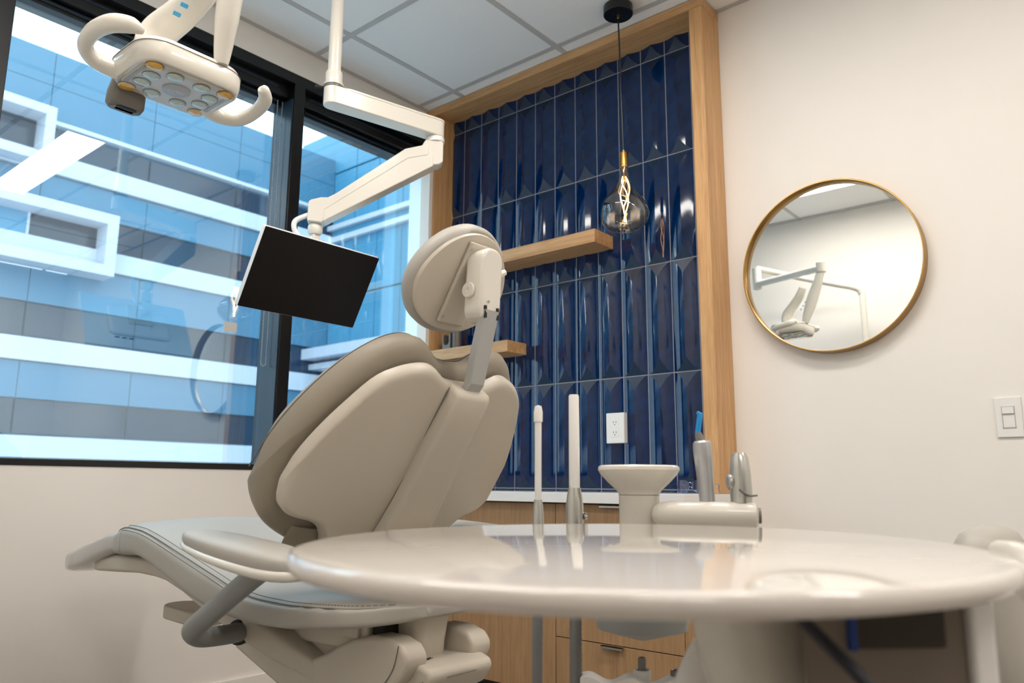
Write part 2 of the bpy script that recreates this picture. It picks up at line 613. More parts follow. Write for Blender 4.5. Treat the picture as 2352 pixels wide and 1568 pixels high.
# ---- oak frame around the tiles
FY = 2.515
fr = thing('alcove_frame', (-1.94, 2.58, .773), 'oak box frame around the navy tiled wall', 'frame')
mk('beam', box(XW + .001, -1.19, FY, YW, 2.597, 2.634), 'oakX', fr, bevel=.0015)
mk('post', box(XW + .001, -2.619, FY, YW, .773, 2.597), 'oakZ', fr, bevel=.0015)
mk('post', box(-1.243, -1.191, FY + .001, YW, .773, 2.5965), 'oakZ', fr, bevel=.0015)

# ---- ceiling light fittings (first pair seen reflected, last pair added out of view)
def fitting(x0, x1, y0, y1, label):
    t = thing('ceiling_light', ((x0 + x1) / 2, (y0 + y1) / 2, CEIL), label, 'ceiling light', 'ceiling light fittings')
    mk('housing', join(box(x0 - .015, x1 + .015, y0 - .015, y0, CEIL - .028, CEIL), box(x0 - .015, x1 + .015, y1, y1 + .015, CEIL - .028, CEIL),
                       box(x0 - .015, x0, y0, y1, CEIL - .028, CEIL), box(x1, x1 + .015, y0, y1, CEIL - .028, CEIL)), 'white', t, smooth=False, fix=False)
    mk('diffuser', box(x0, x1, y0, y1, CEIL - .022, CEIL - .012), 'fixture', t, smooth=False)
fitting(-1.32, -.11, 1.43, 1.62, 'long linear ceiling light reflected in the window glass')
fitting(-1.95, -.75, .50, .69, 'long linear ceiling light nearest the wall behind the dental light')
fitting(.40, 1.60, 1.43, 1.62, 'added unseen linear ceiling light near the wall opposite the window')  # added lamp, never in view, for light and reflections
fitting(.40, 1.60, -.55, -.36, 'added unseen linear ceiling light in the back corner of the room')  # another added lamp behind the view, fills the room with light

# ================================================================== OUTSIDE
K = 2.0
def ex(x, y, z):
    return (K * x, K * y, .8 + K * (z - .8))
def exbox(x0, x1, y0, y1, z0, z1):
    a, b = ex(x0, y0, z0), ex(x1, y1, z1)
    return box(a[0], b[0], a[1], b[1], a[2], b[2])
struct(mk('ground', box(-60, -3.2, -40, 60, -6.2, -6), 'ground', smooth=False), 'grey street outside the window', 'ground')
A = thing('office_building', ex(-14.4, 4, -2.6), 'blue grey office building with white ledges across the street', 'building')
mk('core', exbox(-16, -14.12, -8, 10.31, -2.6, 8.02), 'facade', A, smooth=False)
yj = [-8 + 1.77 * k for k in range(11)]
yj[-1] = 10.31
wins = [(6.70, 6.23), (5.31, 4.78), (3.66, 3.12), (2.09, 1.55)]
whites = [(6.23, 5.90), (4.76, 4.41), (3.08, 2.71), (1.51, 1.17)]
panels = [(8.07, 7.45), (7.45, 6.84), (5.88, 5.33), (4.40, 3.67), (2.70, 2.10), (1.16, .5)]
pm = {}
def piece(name, m, x0, x1, y0, y1, z0, z1, parent):
    key = (name, m, round(x1 - x0, 3), round(y1 - y0, 3), round(z1 - z0, 3))
    c = ex((x0 + x1) / 2, (y0 + y1) / 2, (z0 + z1) / 2)
    if key not in pm:
        a, b, d = K * (x1 - x0) / 2, K * (y1 - y0) / 2, K * (z1 - z0) / 2
        o = mk(name, box(-a, a, -b, b, -d, d), m, None, smooth=False)
        pm[key] = o.data
    else:
        o = bpy.data.objects.new(name, pm[key])
        COL.objects.link(o)
    o.location = c
    attach(o, parent)
    return o
for zt, zb in panels:
    for a, b in zip(yj, yj[1:]):
        piece('panel', 'facade', -14.12, -14.0, a + .006, b - .006, zb + .005, zt - .005, A)
for zt, zb in wins:
    for a, b in zip(yj, yj[1:]):
        piece('window', 'bldwin', -14.12, -14.05, a + .02, b - .02, zb, zt, A)
for i, (zt, zb) in enumerate(whites):
    piece('ledge', 'band', -14.12, -13.93, -8, 10.31, zb, zt, A)
piece('cornice', 'band', -14.12, -13.94, -8, 10.31, 6.76, 6.83, A)
def boxwin(y0, y1, z0, z1, t):
    f = mk('window_box', join(exbox(-14.1, -13.55, y0, y1, z1 - t, z1), exbox(-14.1, -13.55, y0, y1, z0, z0 + t),
                          exbox(-14.1, -13.55, y1 - t, y1, z0 + t, z1 - t), exbox(-14.1, -13.55, y0, y0 + t, z0 + t, z1 - t)), 'band', A, smooth=False, fix=False)
    ym = y1 - 1.26
    mk('pane', exbox(-14.05, -13.98, y0 + t, ym - .02, z0 + t, z1 - t), 'facade2', f, smooth=False)
    mk('pane', exbox(-14.05, -13.98, ym + .02, y1 - t, z0 + t, z1 - t), 'bldwin', f, smooth=False)
    mk('window_bar', exbox(-14.06, -13.96, ym - .02, ym + .02, z0 + t, z1 - t), 'band', f, smooth=False)
boxwin(1.2, 4.36, 5.92, 6.88, .15)
boxwin(1.6, 5.52, 4.24, 5.32, .18)
B = thing('office_wing', ex(-11, 10.5, -2.6), 'taller teal wing of the office building behind the monitor', 'building')
mk('core', exbox(-15.5, -3, 10.43, 14, -2.6, 8.9), 'facade2', B, smooth=False)
xj = [-14.0 + .78 * k for k in range(13)]
zr = [(8.9, 7.75), (7.73, 6.48), (6.06, 4.8), (4.78, 3.62), (2.95, 1.8), (1.78, .6)]
for zt, zb in zr:
    for a, b in zip(xj, xj[1:]):
        piece('panel', 'facade2', a + .01, b - .01, 10.31, 10.43, zb + .01, zt - .01, B)
piece('ledge', 'band', -14.2, -4.6, 10.2, 10.43, 6.36, 6.47, B)
piece('ledge', 'band', -14.2, -4.6, 10.2, 10.43, 6.06, 6.18, B)
piece('spandrel', 'facade2', -14.0, -4.6, 10.3, 10.43, 6.19, 6.35, B)
piece('canopy', 'band', -14.5, -4.6, 9.7, 10.43, 3.38, 3.60, B)
piece('canopy', 'band', -14.5, -4.6, 9.9, 10.43, 3.18, 3.30, B)
for a, b in zip(xj, xj[1:]):
    piece('window', 'bldwin', a + .02, b - .02, 10.33, 10.43, 2.96, 3.36, B)

# ================================================================== BEHIND THE CAMERA (seen in glass and mirror)
def wall_cab(y0, y1, z0, z1, label, handle=True):
    t = thing('wall_cabinet', (XR - .17, (y0 + y1) / 2, z0), label, 'cabinet', 'pale cabinets on the wall opposite the window')
    mk('body', box(XR - .34, XR - .001, y0, y1, z0, z1), 'doorwhite', t, bevel=.002)
    d = mk('door', box(XR - .36, XR - .342, y0 + .003, y1 - .003, z0 + .003, z1 - .003), 'doorwhite', t, bevel=.002)
    if handle:
        mk('handle', xf(prism(rrect(.075, .02, .019), 'Z', 0, .012), (XR - .36, (y0 + y1) / 2, z0 + .14), (0, 1, 0), (0, 0, 1), (-1, 0, 0)), 'alu', d)
wall_cab(-1.2, -.6, .9, 1.55, 'pale wall cabinet nearest the back wall')
wall_cab(-.6, 0.0, .9, 1.55, 'second pale wall cabinet from the back wall')
wall_cab(0.0, .6, .9, 1.55, 'third pale wall cabinet from the back wall')
t = thing('side_counter', (XR - .3, -.3, 0), 'dark grey counter below the pale wall cabinets', 'counter')
mk('body', box(XR - .56, XR - .001, -1.2, .6, 0, .68), 'grey', t, bevel=.004)
mk('worktop', box(XR - .6, XR - .001, -1.22, .62, .68, .72), 'quartz', t, bevel=.004)

# ================================================================== TILED ALCOVE
t = tag(mk('floating_shelf', box(-2.618, -1.683, 2.508, 2.644, 1.757, 1.812), 'oakX', bevel=.0015), 'long upper oak floating shelf on the navy tiles', 'shelf', 'oak floating shelves')
t = tag(mk('floating_shelf', box(-2.618, -2.141, 2.511, 2.644, 1.36, 1.411), 'oakX', bevel=.0015), 'short lower oak floating shelf behind the headrest post', 'shelf', 'oak floating shelves')
t = thing('pewter_holder', (-2.51, 2.56, 1.4112), 'small pewter holder with a U shaped cutout on the short shelf', 'holder')
U = [(-2.566, 1.4112), (-2.518, 1.4112), (-2.518, 1.487)] + [(-2.541 + .017 * math.cos(a), 1.447 + .017 * math.sin(a)) for a in [-k * PI / 8 for k in range(9)]][::1] + [(-2.562, 1.487), (-2.566, 1.487)]
U = [(-2.566, 1.4112), (-2.514, 1.4112), (-2.514, 1.487), (-2.524, 1.487)] + [(-2.541 + .017 * math.cos(a), 1.452 + .017 * math.sin(a)) for a in [-k * PI / 8 for k in range(9)]] + [(-2.558, 1.487), (-2.566, 1.487)]
mk('cradle', prism([(x, z) for x, z in U], 'Y', 2.54, 2.585), 'pewter', t, bevel=.0015)
mk('tube', lathe([(.0215, 0), (.0215, .086), (.0195, .0885), (.017, .0885), (.017, .004), (0, .004)], (-2.492, 2.562, 1.4112), seg=28), 'pewter', t)

# outlet
t = thing('wall_outlet', (-1.674, 2.628, .96), 'white double power outlet on the navy tiles', 'outlet')
pl = mk('plate', box(-1.716, -1.633, 2.621, 2.648, .961, 1.080), 'white', t, bevel=.003)
mk('receptacle', box(-1.692, -1.657, 2.6195, 2.6215, .984, 1.056), 'white', t, bevel=.001)
for zc in (1.040, 1.000):
    for dx in (-.006, .006):
        mk('slot', box(-1.6745 + dx - .0009, -1.6745 + dx + .0009, 2.6190, 2.6198, zc - .0005, zc + .0075), 'dark', t, smooth=False)
    mk('ground_hole', lathe([(.0021, 0), (.0021, .0006)], (-1.6745, 2.6190, zc - .0065), (0, 1, 0), 12), 'dark', t)
# dimmer
t = thing('light_switch', (-.356, 2.655, .943), 'white slide dimmer switch on the cream wall', 'switch')
mk('plate', box(-.389, -.323, 2.654, 2.6595, .943, 1.058), 'white', t, bevel=.0015)
mk('bezel', join(box(-.3725, -.3710, 2.6525, 2.6545, .969, 1.032), box(-.341, -.3395, 2.6525, 2.6545, .969, 1.032), box(-.3725, -.3395, 2.6525, 2.6545, 1.0305, 1.032), box(-.3725, -.3395, 2.6525, 2.6545, .969, .9705)), 'tee', t, smooth=False, fix=False)
mk('slider', box(-.3705, -.3415, 2.648, 2.6545, 1.010, 1.0295), 'white', t, bevel=.0012)
mk('paddle', box(-.3705, -.3415, 2.6525, 2.6545, .971, 1.008), 'white', t, bevel=.0008)

# mirror
MX, MZ, MR = -.823, 1.532, .296
t = thing('round_mirror', (MX, 2.64, MZ - MR), 'round wall mirror with a thin brass frame', 'mirror')
mk('rim', loft([[Vector((MX + r * math.cos(a), y, MZ + r * math.sin(a))) for a in [2 * PI * k / 96 for k in range(96)]] for r, y in ((MR, 2.659), (MR, 2.6165), (MR - .0012, 2.615), (MR - .004, 2.615), (MR - .005, 2.6165), (MR - .005, 2.64))], cap=False), 'brass', t)
mk('glass', lathe([(MR - .0055, 0), (MR - .0055, -.006)], (MX, 2.646, MZ), (0, 1, 0), 96), 'mirror', t)
mk('backing', lathe([(MR - .006, 0), (MR - .006, .013)], (MX, 2.6465, MZ), (0, 1, 0), 64), 'dark', t)

# counter and cabinets
tag(mk('worktop', box(XW + .001, -1.19, 2.252, YW - .012, .738, .7725), 'quartz', bevel=.0015), 'white quartz worktop below the navy tiles', 'worktop')
CY = 2.282
def cab(x0, x1, label, kind):
    t = thing('base_cabinet', ((x0 + x1) / 2, 2.47, 0), label, 'cabinet', 'oak base cabinets')
    mk('body', box(x0 + .0005, x1 - .0005, CY + .021, YW - .013, .09, .7375), 'cab', t, smooth=False)
    mk('plinth', box(x0 + .001, x1 - .001, CY + .06, YW - .02, 0, .09), 'dark', t, smooth=False)
    def pull(d, xa, xb, z):
        mk('handle', join(box(xa, xb, CY - .016, CY + .004, z + .0005, z + .0025), box(xa, xb, CY - .016, CY - .0135, z - .006, z + .0025)), 'chrome', d, smooth=False, fix=False)
    if kind == 'door':
        d = mk('door', box(x0 + .0015, x1 - .0015, CY, CY + .02, .092, .733), 'cab', t, bevel=.0008)
    else:
        d = mk('drawer', box(x0 + .0015, x1 - .0015, CY, CY + .02, .2845, .733), 'cab', t, bevel=.0008)
        pull(d, -1.517, -1.405, .730)
        d = mk('drawer', box(x0 + .0015, x1 - .0015, CY, CY + .02, .092, .2815), 'cab', t, bevel=.0008)
        pull(d, -1.519, -1.437, .2785)
    return t
cab(XW + .002, -2.2125, 'oak base cabinet in the corner by the window wall', 'door')
cab(-2.2125, -1.714, 'oak base cabinet with one tall door beside the drawers', 'door')
t = cab(-1.714, -1.2165, 'oak base cabinet with two wide drawers and metal pulls', 'drawer')
mk('end_panel', box(-1.2160, -1.196, CY, YW - .013, .0, .7375), 'cab', t, smooth=False)

# safety glasses
t = thing('safety_glasses', (-1.25, 2.44, .7725), 'clear blue tinted safety glasses lying on the white worktop', 'glasses')
gx0, gx1, gy = -1.312, -1.182, 2.43
def lens(xa, xb):
    rings = []
    n = 14
    V, F = [], []
    for i in range(n + 1):
        x = xa + (xb - xa) * i / n
        u = (x - (gx0 + gx1) / 2) / ((gx1 - gx0) / 2)
        y = gy - .022 + .03 * u * u
        e = max(0, 1 - (2 * i / n - 1) ** 4) ** .5
        zm = .797
        for k, (dz, dy) in enumerate(((.019 * e + .002, 0), (.019 * e + .002, .0016), (-.02 * e - .002, .0016), (-.02 * e - .002, 0))):
            V.append((x, y + dy, zm + dz))
    for i in range(n):
        for k in range(4):
            a, b = i * 4 + k, i * 4 + (k + 1) % 4
            F.append((a, b, b + 4, a + 4))
    F += [(0, 1, 2, 3), tuple(n * 4 + k for k in (3, 2, 1, 0))]
    return V, F
mk('lens', lens(gx0, -1.252), 'specs', t)
mk('lens', lens(-1.242, gx1), 'specs', t)
mk('bridge', tube(smooth_path([(-1.256, gy - .022, .806), (-1.247, gy - .026, .81), (-1.238, gy - .022, .806)]), .0022, 8), 'rim', t)
for x, s in ((gx0, -1), (gx1, 1)):
    mk('temple', tube(smooth_path([(x, gy + .008, .804), (x + s * .002, gy + .05, .804), (x - s * .004, gy + .062, .79), (x - s * .004, gy + .07, .7765)]), [.003, .0022, .002, .002], 8, .6), 'rim', t)
mk('lower_rim', tube(smooth_path([(gx0 + .004, gy + .006, .782), (-1.28, gy - .012, .7748), (-1.26, gy - .02, .783), (-1.247, gy - .023, .797), (-1.234, gy - .02, .783), (-1.214, gy - .012, .7748), (gx1 - .004, gy + .006, .782)]), .0016, 8), 'rim', t)

# pendant lamp
PX, PY = -1.471, 2.375
t = thing('pendant_lamp', (PX, PY, CEIL), 'pendant lamp with a bare smoked glass bulb and brass socket', 'lamp')
mk('canopy', lathe([(.0, 0), (.056, 0), (.057, -.003), (.057, -.034), (.0555, -.036), (0, -.036)], (PX, PY, CEIL - .0005), seg=48), 'black', t)
mk('cord_grip', lathe([(.0045, 0), (.0045, -.014), (.003, -.016), (0, -.016)], (PX, PY, CEIL - .036), seg=16), 'brass', t)
cordp = smooth_path([(PX, PY, CEIL - .05), (PX + .004, PY, 2.40), (PX + .009, PY - .002, 2.2), (PX + .012, PY, 2.03)], 8)
mk('cord', tube(cordp, .0031, 8), 'black', t)
SX = PX + .012
mk('socket', lathe([(.004, 2.038), (.006, 2.034), (.006, 2.03), (.014, 2.026), (.0155, 2.022), (.0155, 1.972), (.0165, 1.971), (.0165, 1.966), (.014, 1.963), (0, 1.963)], (SX, PY, 0), seg=28), 'brass', t)
prof = [(.0145, 1.965), (.0155, 1.95), (.019, 1.93), (.027, 1.905), (.043, 1.878), (.064, 1.852), (.083, 1.828), (.092, 1.805), (.0935, 1.785), (.088, 1.762), (.072, 1.741), (.052, 1.726), (.028, 1.718), (.0, 1.716)]
P = []
for i in range(len(prof) - 1):
    for k in range(3):
        zz = prof[i][1] + (prof[i + 1][1] - prof[i][1]) * k / 3
        P.append((max(.0002, smooth_tab([(p[1], p[0]) for p in prof[::-1]], zz)), zz))
P.append((.0002, 1.716))
seg = 40
rings = []
for r, zz in P:
    ring = []
    for k in range(seg):
        a = 2 * PI * k / seg
        q = r * (1 + .05 * math.sin(2 * a + 30 * zz) * min(1, max(0, (1.93 - zz) / .08)))
        ring.append(Vector((SX + q * math.cos(a), PY + q * math.sin(a), zz)))
    rings.append(ring)
mk('bulb', loft(rings), 'bulb', t)
fil = []
for s in range(3):
    a0 = s * 2.1
    pts = [(SX + .006 * math.cos(a0), PY + .006 * math.sin(a0), 1.93)]
    for k in range(1, 9):
        zz = 1.93 - .022 * k
        rr = .008 + .014 * math.sin(k * .55) * (1 if s != 1 else .5)
        pts.append((SX + rr * math.cos(a0 + k * .45), PY + rr * math.sin(a0 + k * .45), zz))
    fil.append(tube(smooth_path(pts, 4), .0016, 6))
mk('filament', join(*fil), 'filament', t, fix=False)
mk('stem', lathe([(.009, 1.963), (.006, 1.945), (.0045, 1.92), (0, 1.918)], (SX, PY, 0), seg=14), 'brass', t)

# ================================================================== DENTAL CHAIR
OX, OY = -1.215, 1.1223
def C(x, y, z):
    return Vector((OX - x, OY - y, z))
def cvf(vf):
    return [tuple(C(*p)) for p in vf[0]], vf[1]
ch = thing('dental_chair', (OX, OY, 0), 'reclined grey dental chair facing the window', 'dental chair')
# seat cushion
top = [(-.115, .578), (-.10, .584), (0, .585), (.076, .585), (.193, .592), (.327, .622), (.478, .657), (.60, .684), (.671, .694), (.78, .694), (.86, .676), (.885, .66)]
bot = [(-.115, .556), (-.10, .549), (-.046, .542), (.005, .538), (.07, .533), (.217, .532), (.368, .549), (.505, .586), (.60, .612), (.68, .625), (.775, .620), (.86, .616), (.885, .622)]
hwt = [(-.115, .06), (-.112, .09), (-.106, .12), (-.092, .165), (-.069, .204), (-.042, .222), (.009, .241), (.073, .253), (.2, .258), (.5, .256), (.68, .25), (.78, .235), (.86, .215), (.885, .20)]
def ring_sec(x, hw, zt, zb, n=44, p=5.0, q=3.2, dip=0, fold=0):
    zc, hz = (zt + zb) / 2, (zt - zb) / 2
    r = []
    for k in range(n):
        a = 2 * PI * k / n
        ca, sa = math.cos(a), math.sin(a)
        y = hw * math.copysign(abs(ca) ** (2 / p), ca)
        z = zc + hz * math.copysign(abs(sa) ** (2 / q), sa)
        if sa > 0:
            z += dip * (1 - (y / hw) ** 2)
            if fold:
                g = math.exp(-((x - .01 - .25 * (abs(y) - .19)) / .05) ** 2) * math.exp(-((abs(y) - .195) / .035) ** 2)
                z += fold * g * math.sin((x - .5 * abs(y)) * 190)
        r.append((x, y, z))
    return r
xs = [-.115, -.1135, -.112, -.109, -.106, -.1, -.092, -.08, -.069] + [-.06 + .008 * k for k in range(20)] + [.12, .18, .24, .3, .36, .42, .48, .54, .6, .64, .68, .72, .75, .775]
def seat_rings(xl):
    out = []
    for x in xl:
        zt, zb, hw = smooth_tab(top, x), smooth_tab(bot, x), smooth_tab(hwt, x)
        d = -.012 if x < .25 else (-.012 + .026 * min(1, (x - .25) / .4))
        out.append(ring_sec(x, hw, zt, zb, n=80, p=8, q=5, dip=d, fold=.0045))
    return out
sc_ = mk('seat_cushion', cvf(loft(seat_rings(xs))), 'leather', ch, ang=60)
mk('knee_cushion', cvf(loft(seat_rings([.778, .783, .80, .83, .86, .878, .885]))), 'leather', ch, ang=60)
# seams along the near and far edges of the seat
def stitch(y_s, lift, r, inset):
    pts = []
    for i in range(60):
        x = -.106 + (.86 + .106) * i / 59
        zt, hw = smooth_tab(top, x), smooth_tab(hwt, x)
        pts.append(C(x, y_s * (hw - inset), zt + lift - .002))
    return tube(pts, r, 6)
mk('seam', join(stitch(1, -.0030, .0012, .010), stitch(-1, -.0030, .0012, .010)), 'seam', sc_, fix=False)
dash = []
for ins, lf in ((.020, .0006), (.004, -.0105)):
    for i in range(150):
        x = -.10 + .88 * i / 150
        for s in (1,):
            zt, hw = smooth_tab(top, x), smooth_tab(hwt, x)
            zt2, hw2 = smooth_tab(top, x + .0042), smooth_tab(hwt, x + .0042)
            dash.append(tube([C(x, s * (hw - ins), zt + lf - .001), C(x + .0042, s * (hw2 - ins), zt2 + lf - .001)], .0008, 4))
o = mk('stitching', join(*dash), 'seam', sc_, fix=False)
o['kind'] = 'stuff'
# clear covered toe board
toe = []
for x, zt, zb, hw in ((.884, .676, .622, .17), (.888, .679, .620, .195), (.93, .672, .612, .205), (1.0, .655, .592, .208), (1.08, .636, .568, .207), (1.15, .619, .555, .204), (1.190, .609, .550, .196), (1.210, .602, .553, .184), (1.222, .594, .561, .165), (1.227, .585, .570, .13)):
    toe.append(ring_sec(x, hw, zt, zb, n=64, p=9, q=4.5))
tb = mk('toe_cover', cvf(loft(toe)), 'clearcover', ch, ang=60)
mk('cover_stud', lathe([(.0055, 0), (.005, .002), (0, .0025)], C(.915, .165, .6745), (0.3, 0, 1), 12), 'alu', tb)
# plastic leg shell under the cushions
leg = []
for x, zt, zb, hw in ((1.085, .580, .568, .13), (1.07, .587, .564, .165), (1.03, .598, .562, .183), (.93, .617, .566, .187), (.80, .622, .573, .187), (.70, .622, .571, .187), (.64, .616, .566, .187), (.556, .602, .546, .186), (.454, .574, .512, .184), (.38, .553, .487, .178), (.317, .532, .461, .166), (.25, .505, .437, .148), (.19, .476, .42, .128), (.13, .452, .40, .113), (.09, .445, .40, .10)):
    leg.append(ring_sec(x, hw, zt, zb, n=56, p=7, q=5))
mk('leg_shell', cvf(loft(leg)), 'shell', ch, ang=55)
# housing: two cheeks with a platform between
cheek = [(.56, .555), (.42, .480), (.36, .466), (.30, .458), (.24, .451), (.19, .449), (.15, .455), (.11, .470), (.07, .490), (.03, .507), (-.03, .521), (-.075, .521), (-.11, .511), (-.124, .497), (-.126, .480), (-.112, .455), (-.08, .428), (-.02, .398), (.1, .362), (.26, .385), (.43, .437), (.56, .53)]
mid = [(.5, .53), (.3, .50), (.1, .478), (-.02, .472), (-.13, .476), (-.152, .470), (-.158, .455), (-.135, .425), (-.08, .398), (0, .375), (.1, .362), (.26, .388), (.43, .44)]
hs = mk('housing_cheek', cvf(prism(cheek, 'Y', .06, .115)), 'shell', ch, bevel=.012, bseg=4)
hs2 = mk('housing_cheek', cvf(prism(cheek, 'Y', -.115, -.06)), 'shell', ch, bevel=.012, bseg=4)
hm = mk('housing', cvf(prism(mid, 'Y', -.085, .085)), 'shell', ch, bevel=.012, bseg=4)
mk('housing_seam', join(tube(smooth_path([C(-.105, .116, .512), C(-.092, .1165, .47), C(-.06, .1165, .432), (C(-.02, .1165, .40))], 6), .0009, 5),
                        tube(smooth_path([C(-.127, .107, .447), C(-.15, .06, .452), C(-.160, 0, .455), C(-.15, -.06, .452)], 6), .0009, 5)), 'seam', hm, fix=False)
text('printed_mark', 'a dec', .017, C(-.095, .035, .4755), (-.35, .93, .0), (-.93, -.35, .0), 'ink', hm)
# seat rail and a black block painting the gap's shade under the seat
mk('seat_rail', cvf(join(box(.0, .24, -.10, .10, .480, .535))), 'shell', ch, bevel=.006)
mk('mechanism', cvf(box(-.03, .05, .0, .088, .515, .556)), 'dark', ch, bevel=.003)
mk('rail_block', cvf(box(.02, .07, .05, .108, .505, .535)), 'shell', ch, bevel=.004)
# column carrying the back
colr = []
for x0, x1, z, hy in ((.042, -.075, .468, .046), (.036, -.076, .495, .047), (.022, -.080, .53, .050), (.010, -.088, .57, .055), (.0, -.100, .62, .062), (.01, -.085, .66, .068), (.04, -.03, .71, .065)):
    colr.append([((x0 + x1) / 2 + (x0 - x1) / 2 * math.copysign(abs(math.cos(a)) ** .5, math.cos(a)), hy * math.copysign(abs(math.sin(a)) ** .5, math.sin(a)), z) for a in [2 * PI * k / 32 for k in range(32)]])
mk('back_column', cvf(loft(colr)), 'shell', ch, ang=60)
# lift and floor base
mk('lift_column', cvf(loft([ring_sec(0, 0, 0, 0)] if False else [[(x + .12 * math.copysign(abs(math.cos(a)) ** .6, math.cos(a)), .09 * math.copysign(abs(math.sin(a)) ** .6, math.sin(a)), z) for a in [2 * PI * k / 24 for k in range(24)]] for x, z in ((.12, .40), (.16, .28), (.22, .14), (.25, .05))])), 'grey', ch, ang=60)
mk('base_plate', cvf(xf(prism(rrect(.40, .27, .1), 'Z', 0, .055), (.28, 0, 0), (1, 0, 0), (0, 1, 0), (0, 0, 1))), 'grey', ch, bevel=.015)
# far side control pad
mk('control_pad', cvf(xf(prism(rrect(.105, .055, .05), 'Z', -.018, .018), (.86, -.02, .452), (1, 0, .03), (0, 1, 0), (-.03, 0, 1))), 'shell', ch, bevel=.006)
mk('pad_stalk', tube(smooth_path([C(.78, 0, .455), C(.62, 0, .48), C(.5, 0, .51)]), .022, 12), 'shell', ch)
# armrests
def arm_loft(s, tab, py, pz):
    X = [-.112, -.1115, -.110, -.106, -.10, -.09, -.075, -.05, -.02, .02, .06, .10, .14, .17, .195, .212, .222, .230, .2345, .2365, .238]
    out = []
    for x in X:
        hw, zc, hz = (lerp_tab([(q[0], q[k]) for q in tab], x) for k in (1, 2, 3))
        out.append([(x, s * (.335 + hw * math.copysign(abs(math.cos(t_)) ** py, math.cos(t_))), zc + hz * math.copysign(abs(math.sin(t_)) ** pz, math.sin(t_))) for t_ in [2 * PI * k / 36 for k in range(36)]])
    return cvf(loft(out))
def armrest(s):
    mk('armrest', arm_loft(s, [(-.112, .008, .664, .006), (-.105, .026, .665, .014), (-.085, .044, .667, .019), (-.04, .054, .6715, .0215), (.04, .058, .680, .0205), (.12, .055, .688, .0185), (.19, .046, .695, .0155), (.222, .034, .699, .0125), (.234, .020, .7005, .009), (.238, .006, .701, .004)], .6, .7), 'leather', ch, ang=60)
    mk('arm_tray', arm_loft(s, [(-.112, .010, .653, .005), (-.105, .030, .652, .010), (-.085, .048, .653, .013), (-.04, .058, .656, .0145), (.04, .062, .664, .014), (.12, .059, .673, .0125), (.19, .049, .682, .010), (.222, .037, .687, .008), (.234, .022, .690, .006), (.238, .008, .692, .003)], .6, .9), 'cream', ch, ang=60)
    mk('arm_tube', tube(smooth_path([C(-.01, s * .335, .660), C(.05, s * .335, .628), C(.13, s * .335, .583), C(.205, s * .335, .54), C(.232, s * .328, .524), C(.256, s * .300, .509), C(.284, s * .255, .500), C(.322, s * .185, .492), C(.37, s * .10, .486)], 6), .0195, 20), 'greyarm', ch)
    mk('arm_collar', lathe([(.021, 0), (.026, .002), (.026, .012), (.02, .014)], C(.3385, s * .160, .490), (.45, -.89 * s, .02), 24), 'dark', ch)
armrest(1)
armrest(-1)

# backrest: frame with s along the back, n forward
p0 = Vector((.035, 0, .711))
sv = Vector((-.569, 0, .822)).normalized()
nv = Vector((.822, 0, .569)).normalized()
def BK(y, s, n):
    q = p0 + sv * s + nv * n
    return C(q.x, y, q.z)
st = [(0, .336), (.05, .338), (.075, .350), (.098, .361), (.13, .357), (.165, .341), (.20, .312), (.235, .25), (.262, .19), (.281, .13), (.287, .085)]
sb = [(0, -.12), (.135, -.12), (.145, -.085), (.158, -.045), (.175, -.018), (.20, .0), (.24, .008), (.265, .019), (.28, .04), (.287, .075)]
def cosgrid(n):
    return [-math.cos(PI * i / n) for i in range(n + 1)]
NU, NV = 56, 40
rear, front = [], []
for u in [ .5 * (a + b) for a, b in zip(cosgrid(NU), [-1 + 2 * i / NU for i in range(NU + 1)])]:
    y = u * .287
    ay = abs(y)
    a, b = smooth_tab(sb, ay), smooth_tab(st, ay)
    colr_, colf = [], []
    for v in [.5 * (p + q) for p, q in zip(cosgrid(NV), [-1 + 2 * i / NV for i in range(NV + 1)])]:
        s = (a + b) / 2 + v * (b - a) / 2
        d = min((b - a) / 2 * (1 - abs(v)), (.2872 - ay))
        edge = max(0, 1 - d / .014)
        n = .034 * (ay / .287) ** 2 + .012 * edge ** 2.2 - .006 * math.exp(-((s - .1) / .12) ** 2) * (1 - (ay / .287) ** 2)
        colr_.append(BK(y, s, n))
        colf.append(BK(y, s, .034 * (ay / .287) ** 2 + .026))
    rear.append(colr_); front.append(colf)
V, F = [], []
def addgrid(G, flip):
    o = len(V)
    for c_ in G:
        V.extend([tuple(p) for p in c_])
    n = len(G[0])
    for i in range(len(G) - 1):
        for j in range(n - 1):
            q = (o + i * n + j, o + (i + 1) * n + j, o + (i + 1) * n + j + 1, o + i * n + j + 1)
            F.append(q[::-1] if flip else q)
    return o, n, len(G)
o1, n1, g1 = addgrid(rear, False)
o2, n2, g2 = addgrid(front, True)
def border(o, n, g):
    return [o + j for j in range(n)] + [o + i * n + n - 1 for i in range(1, g)] + [o + (g - 1) * n + j for j in range(n - 2, -1, -1)] + [o + i * n for i in range(g - 2, 0, -1)]
ba, bb = border(o1, n1, g1), border(o2, n2, g2)
for i in range(len(ba)):
    j = (i + 1) % len(ba)
    F.append((ba[i], ba[j], bb[j], bb[i]))
mk('back_shell', (V, F), 'shell', ch, ang=50)
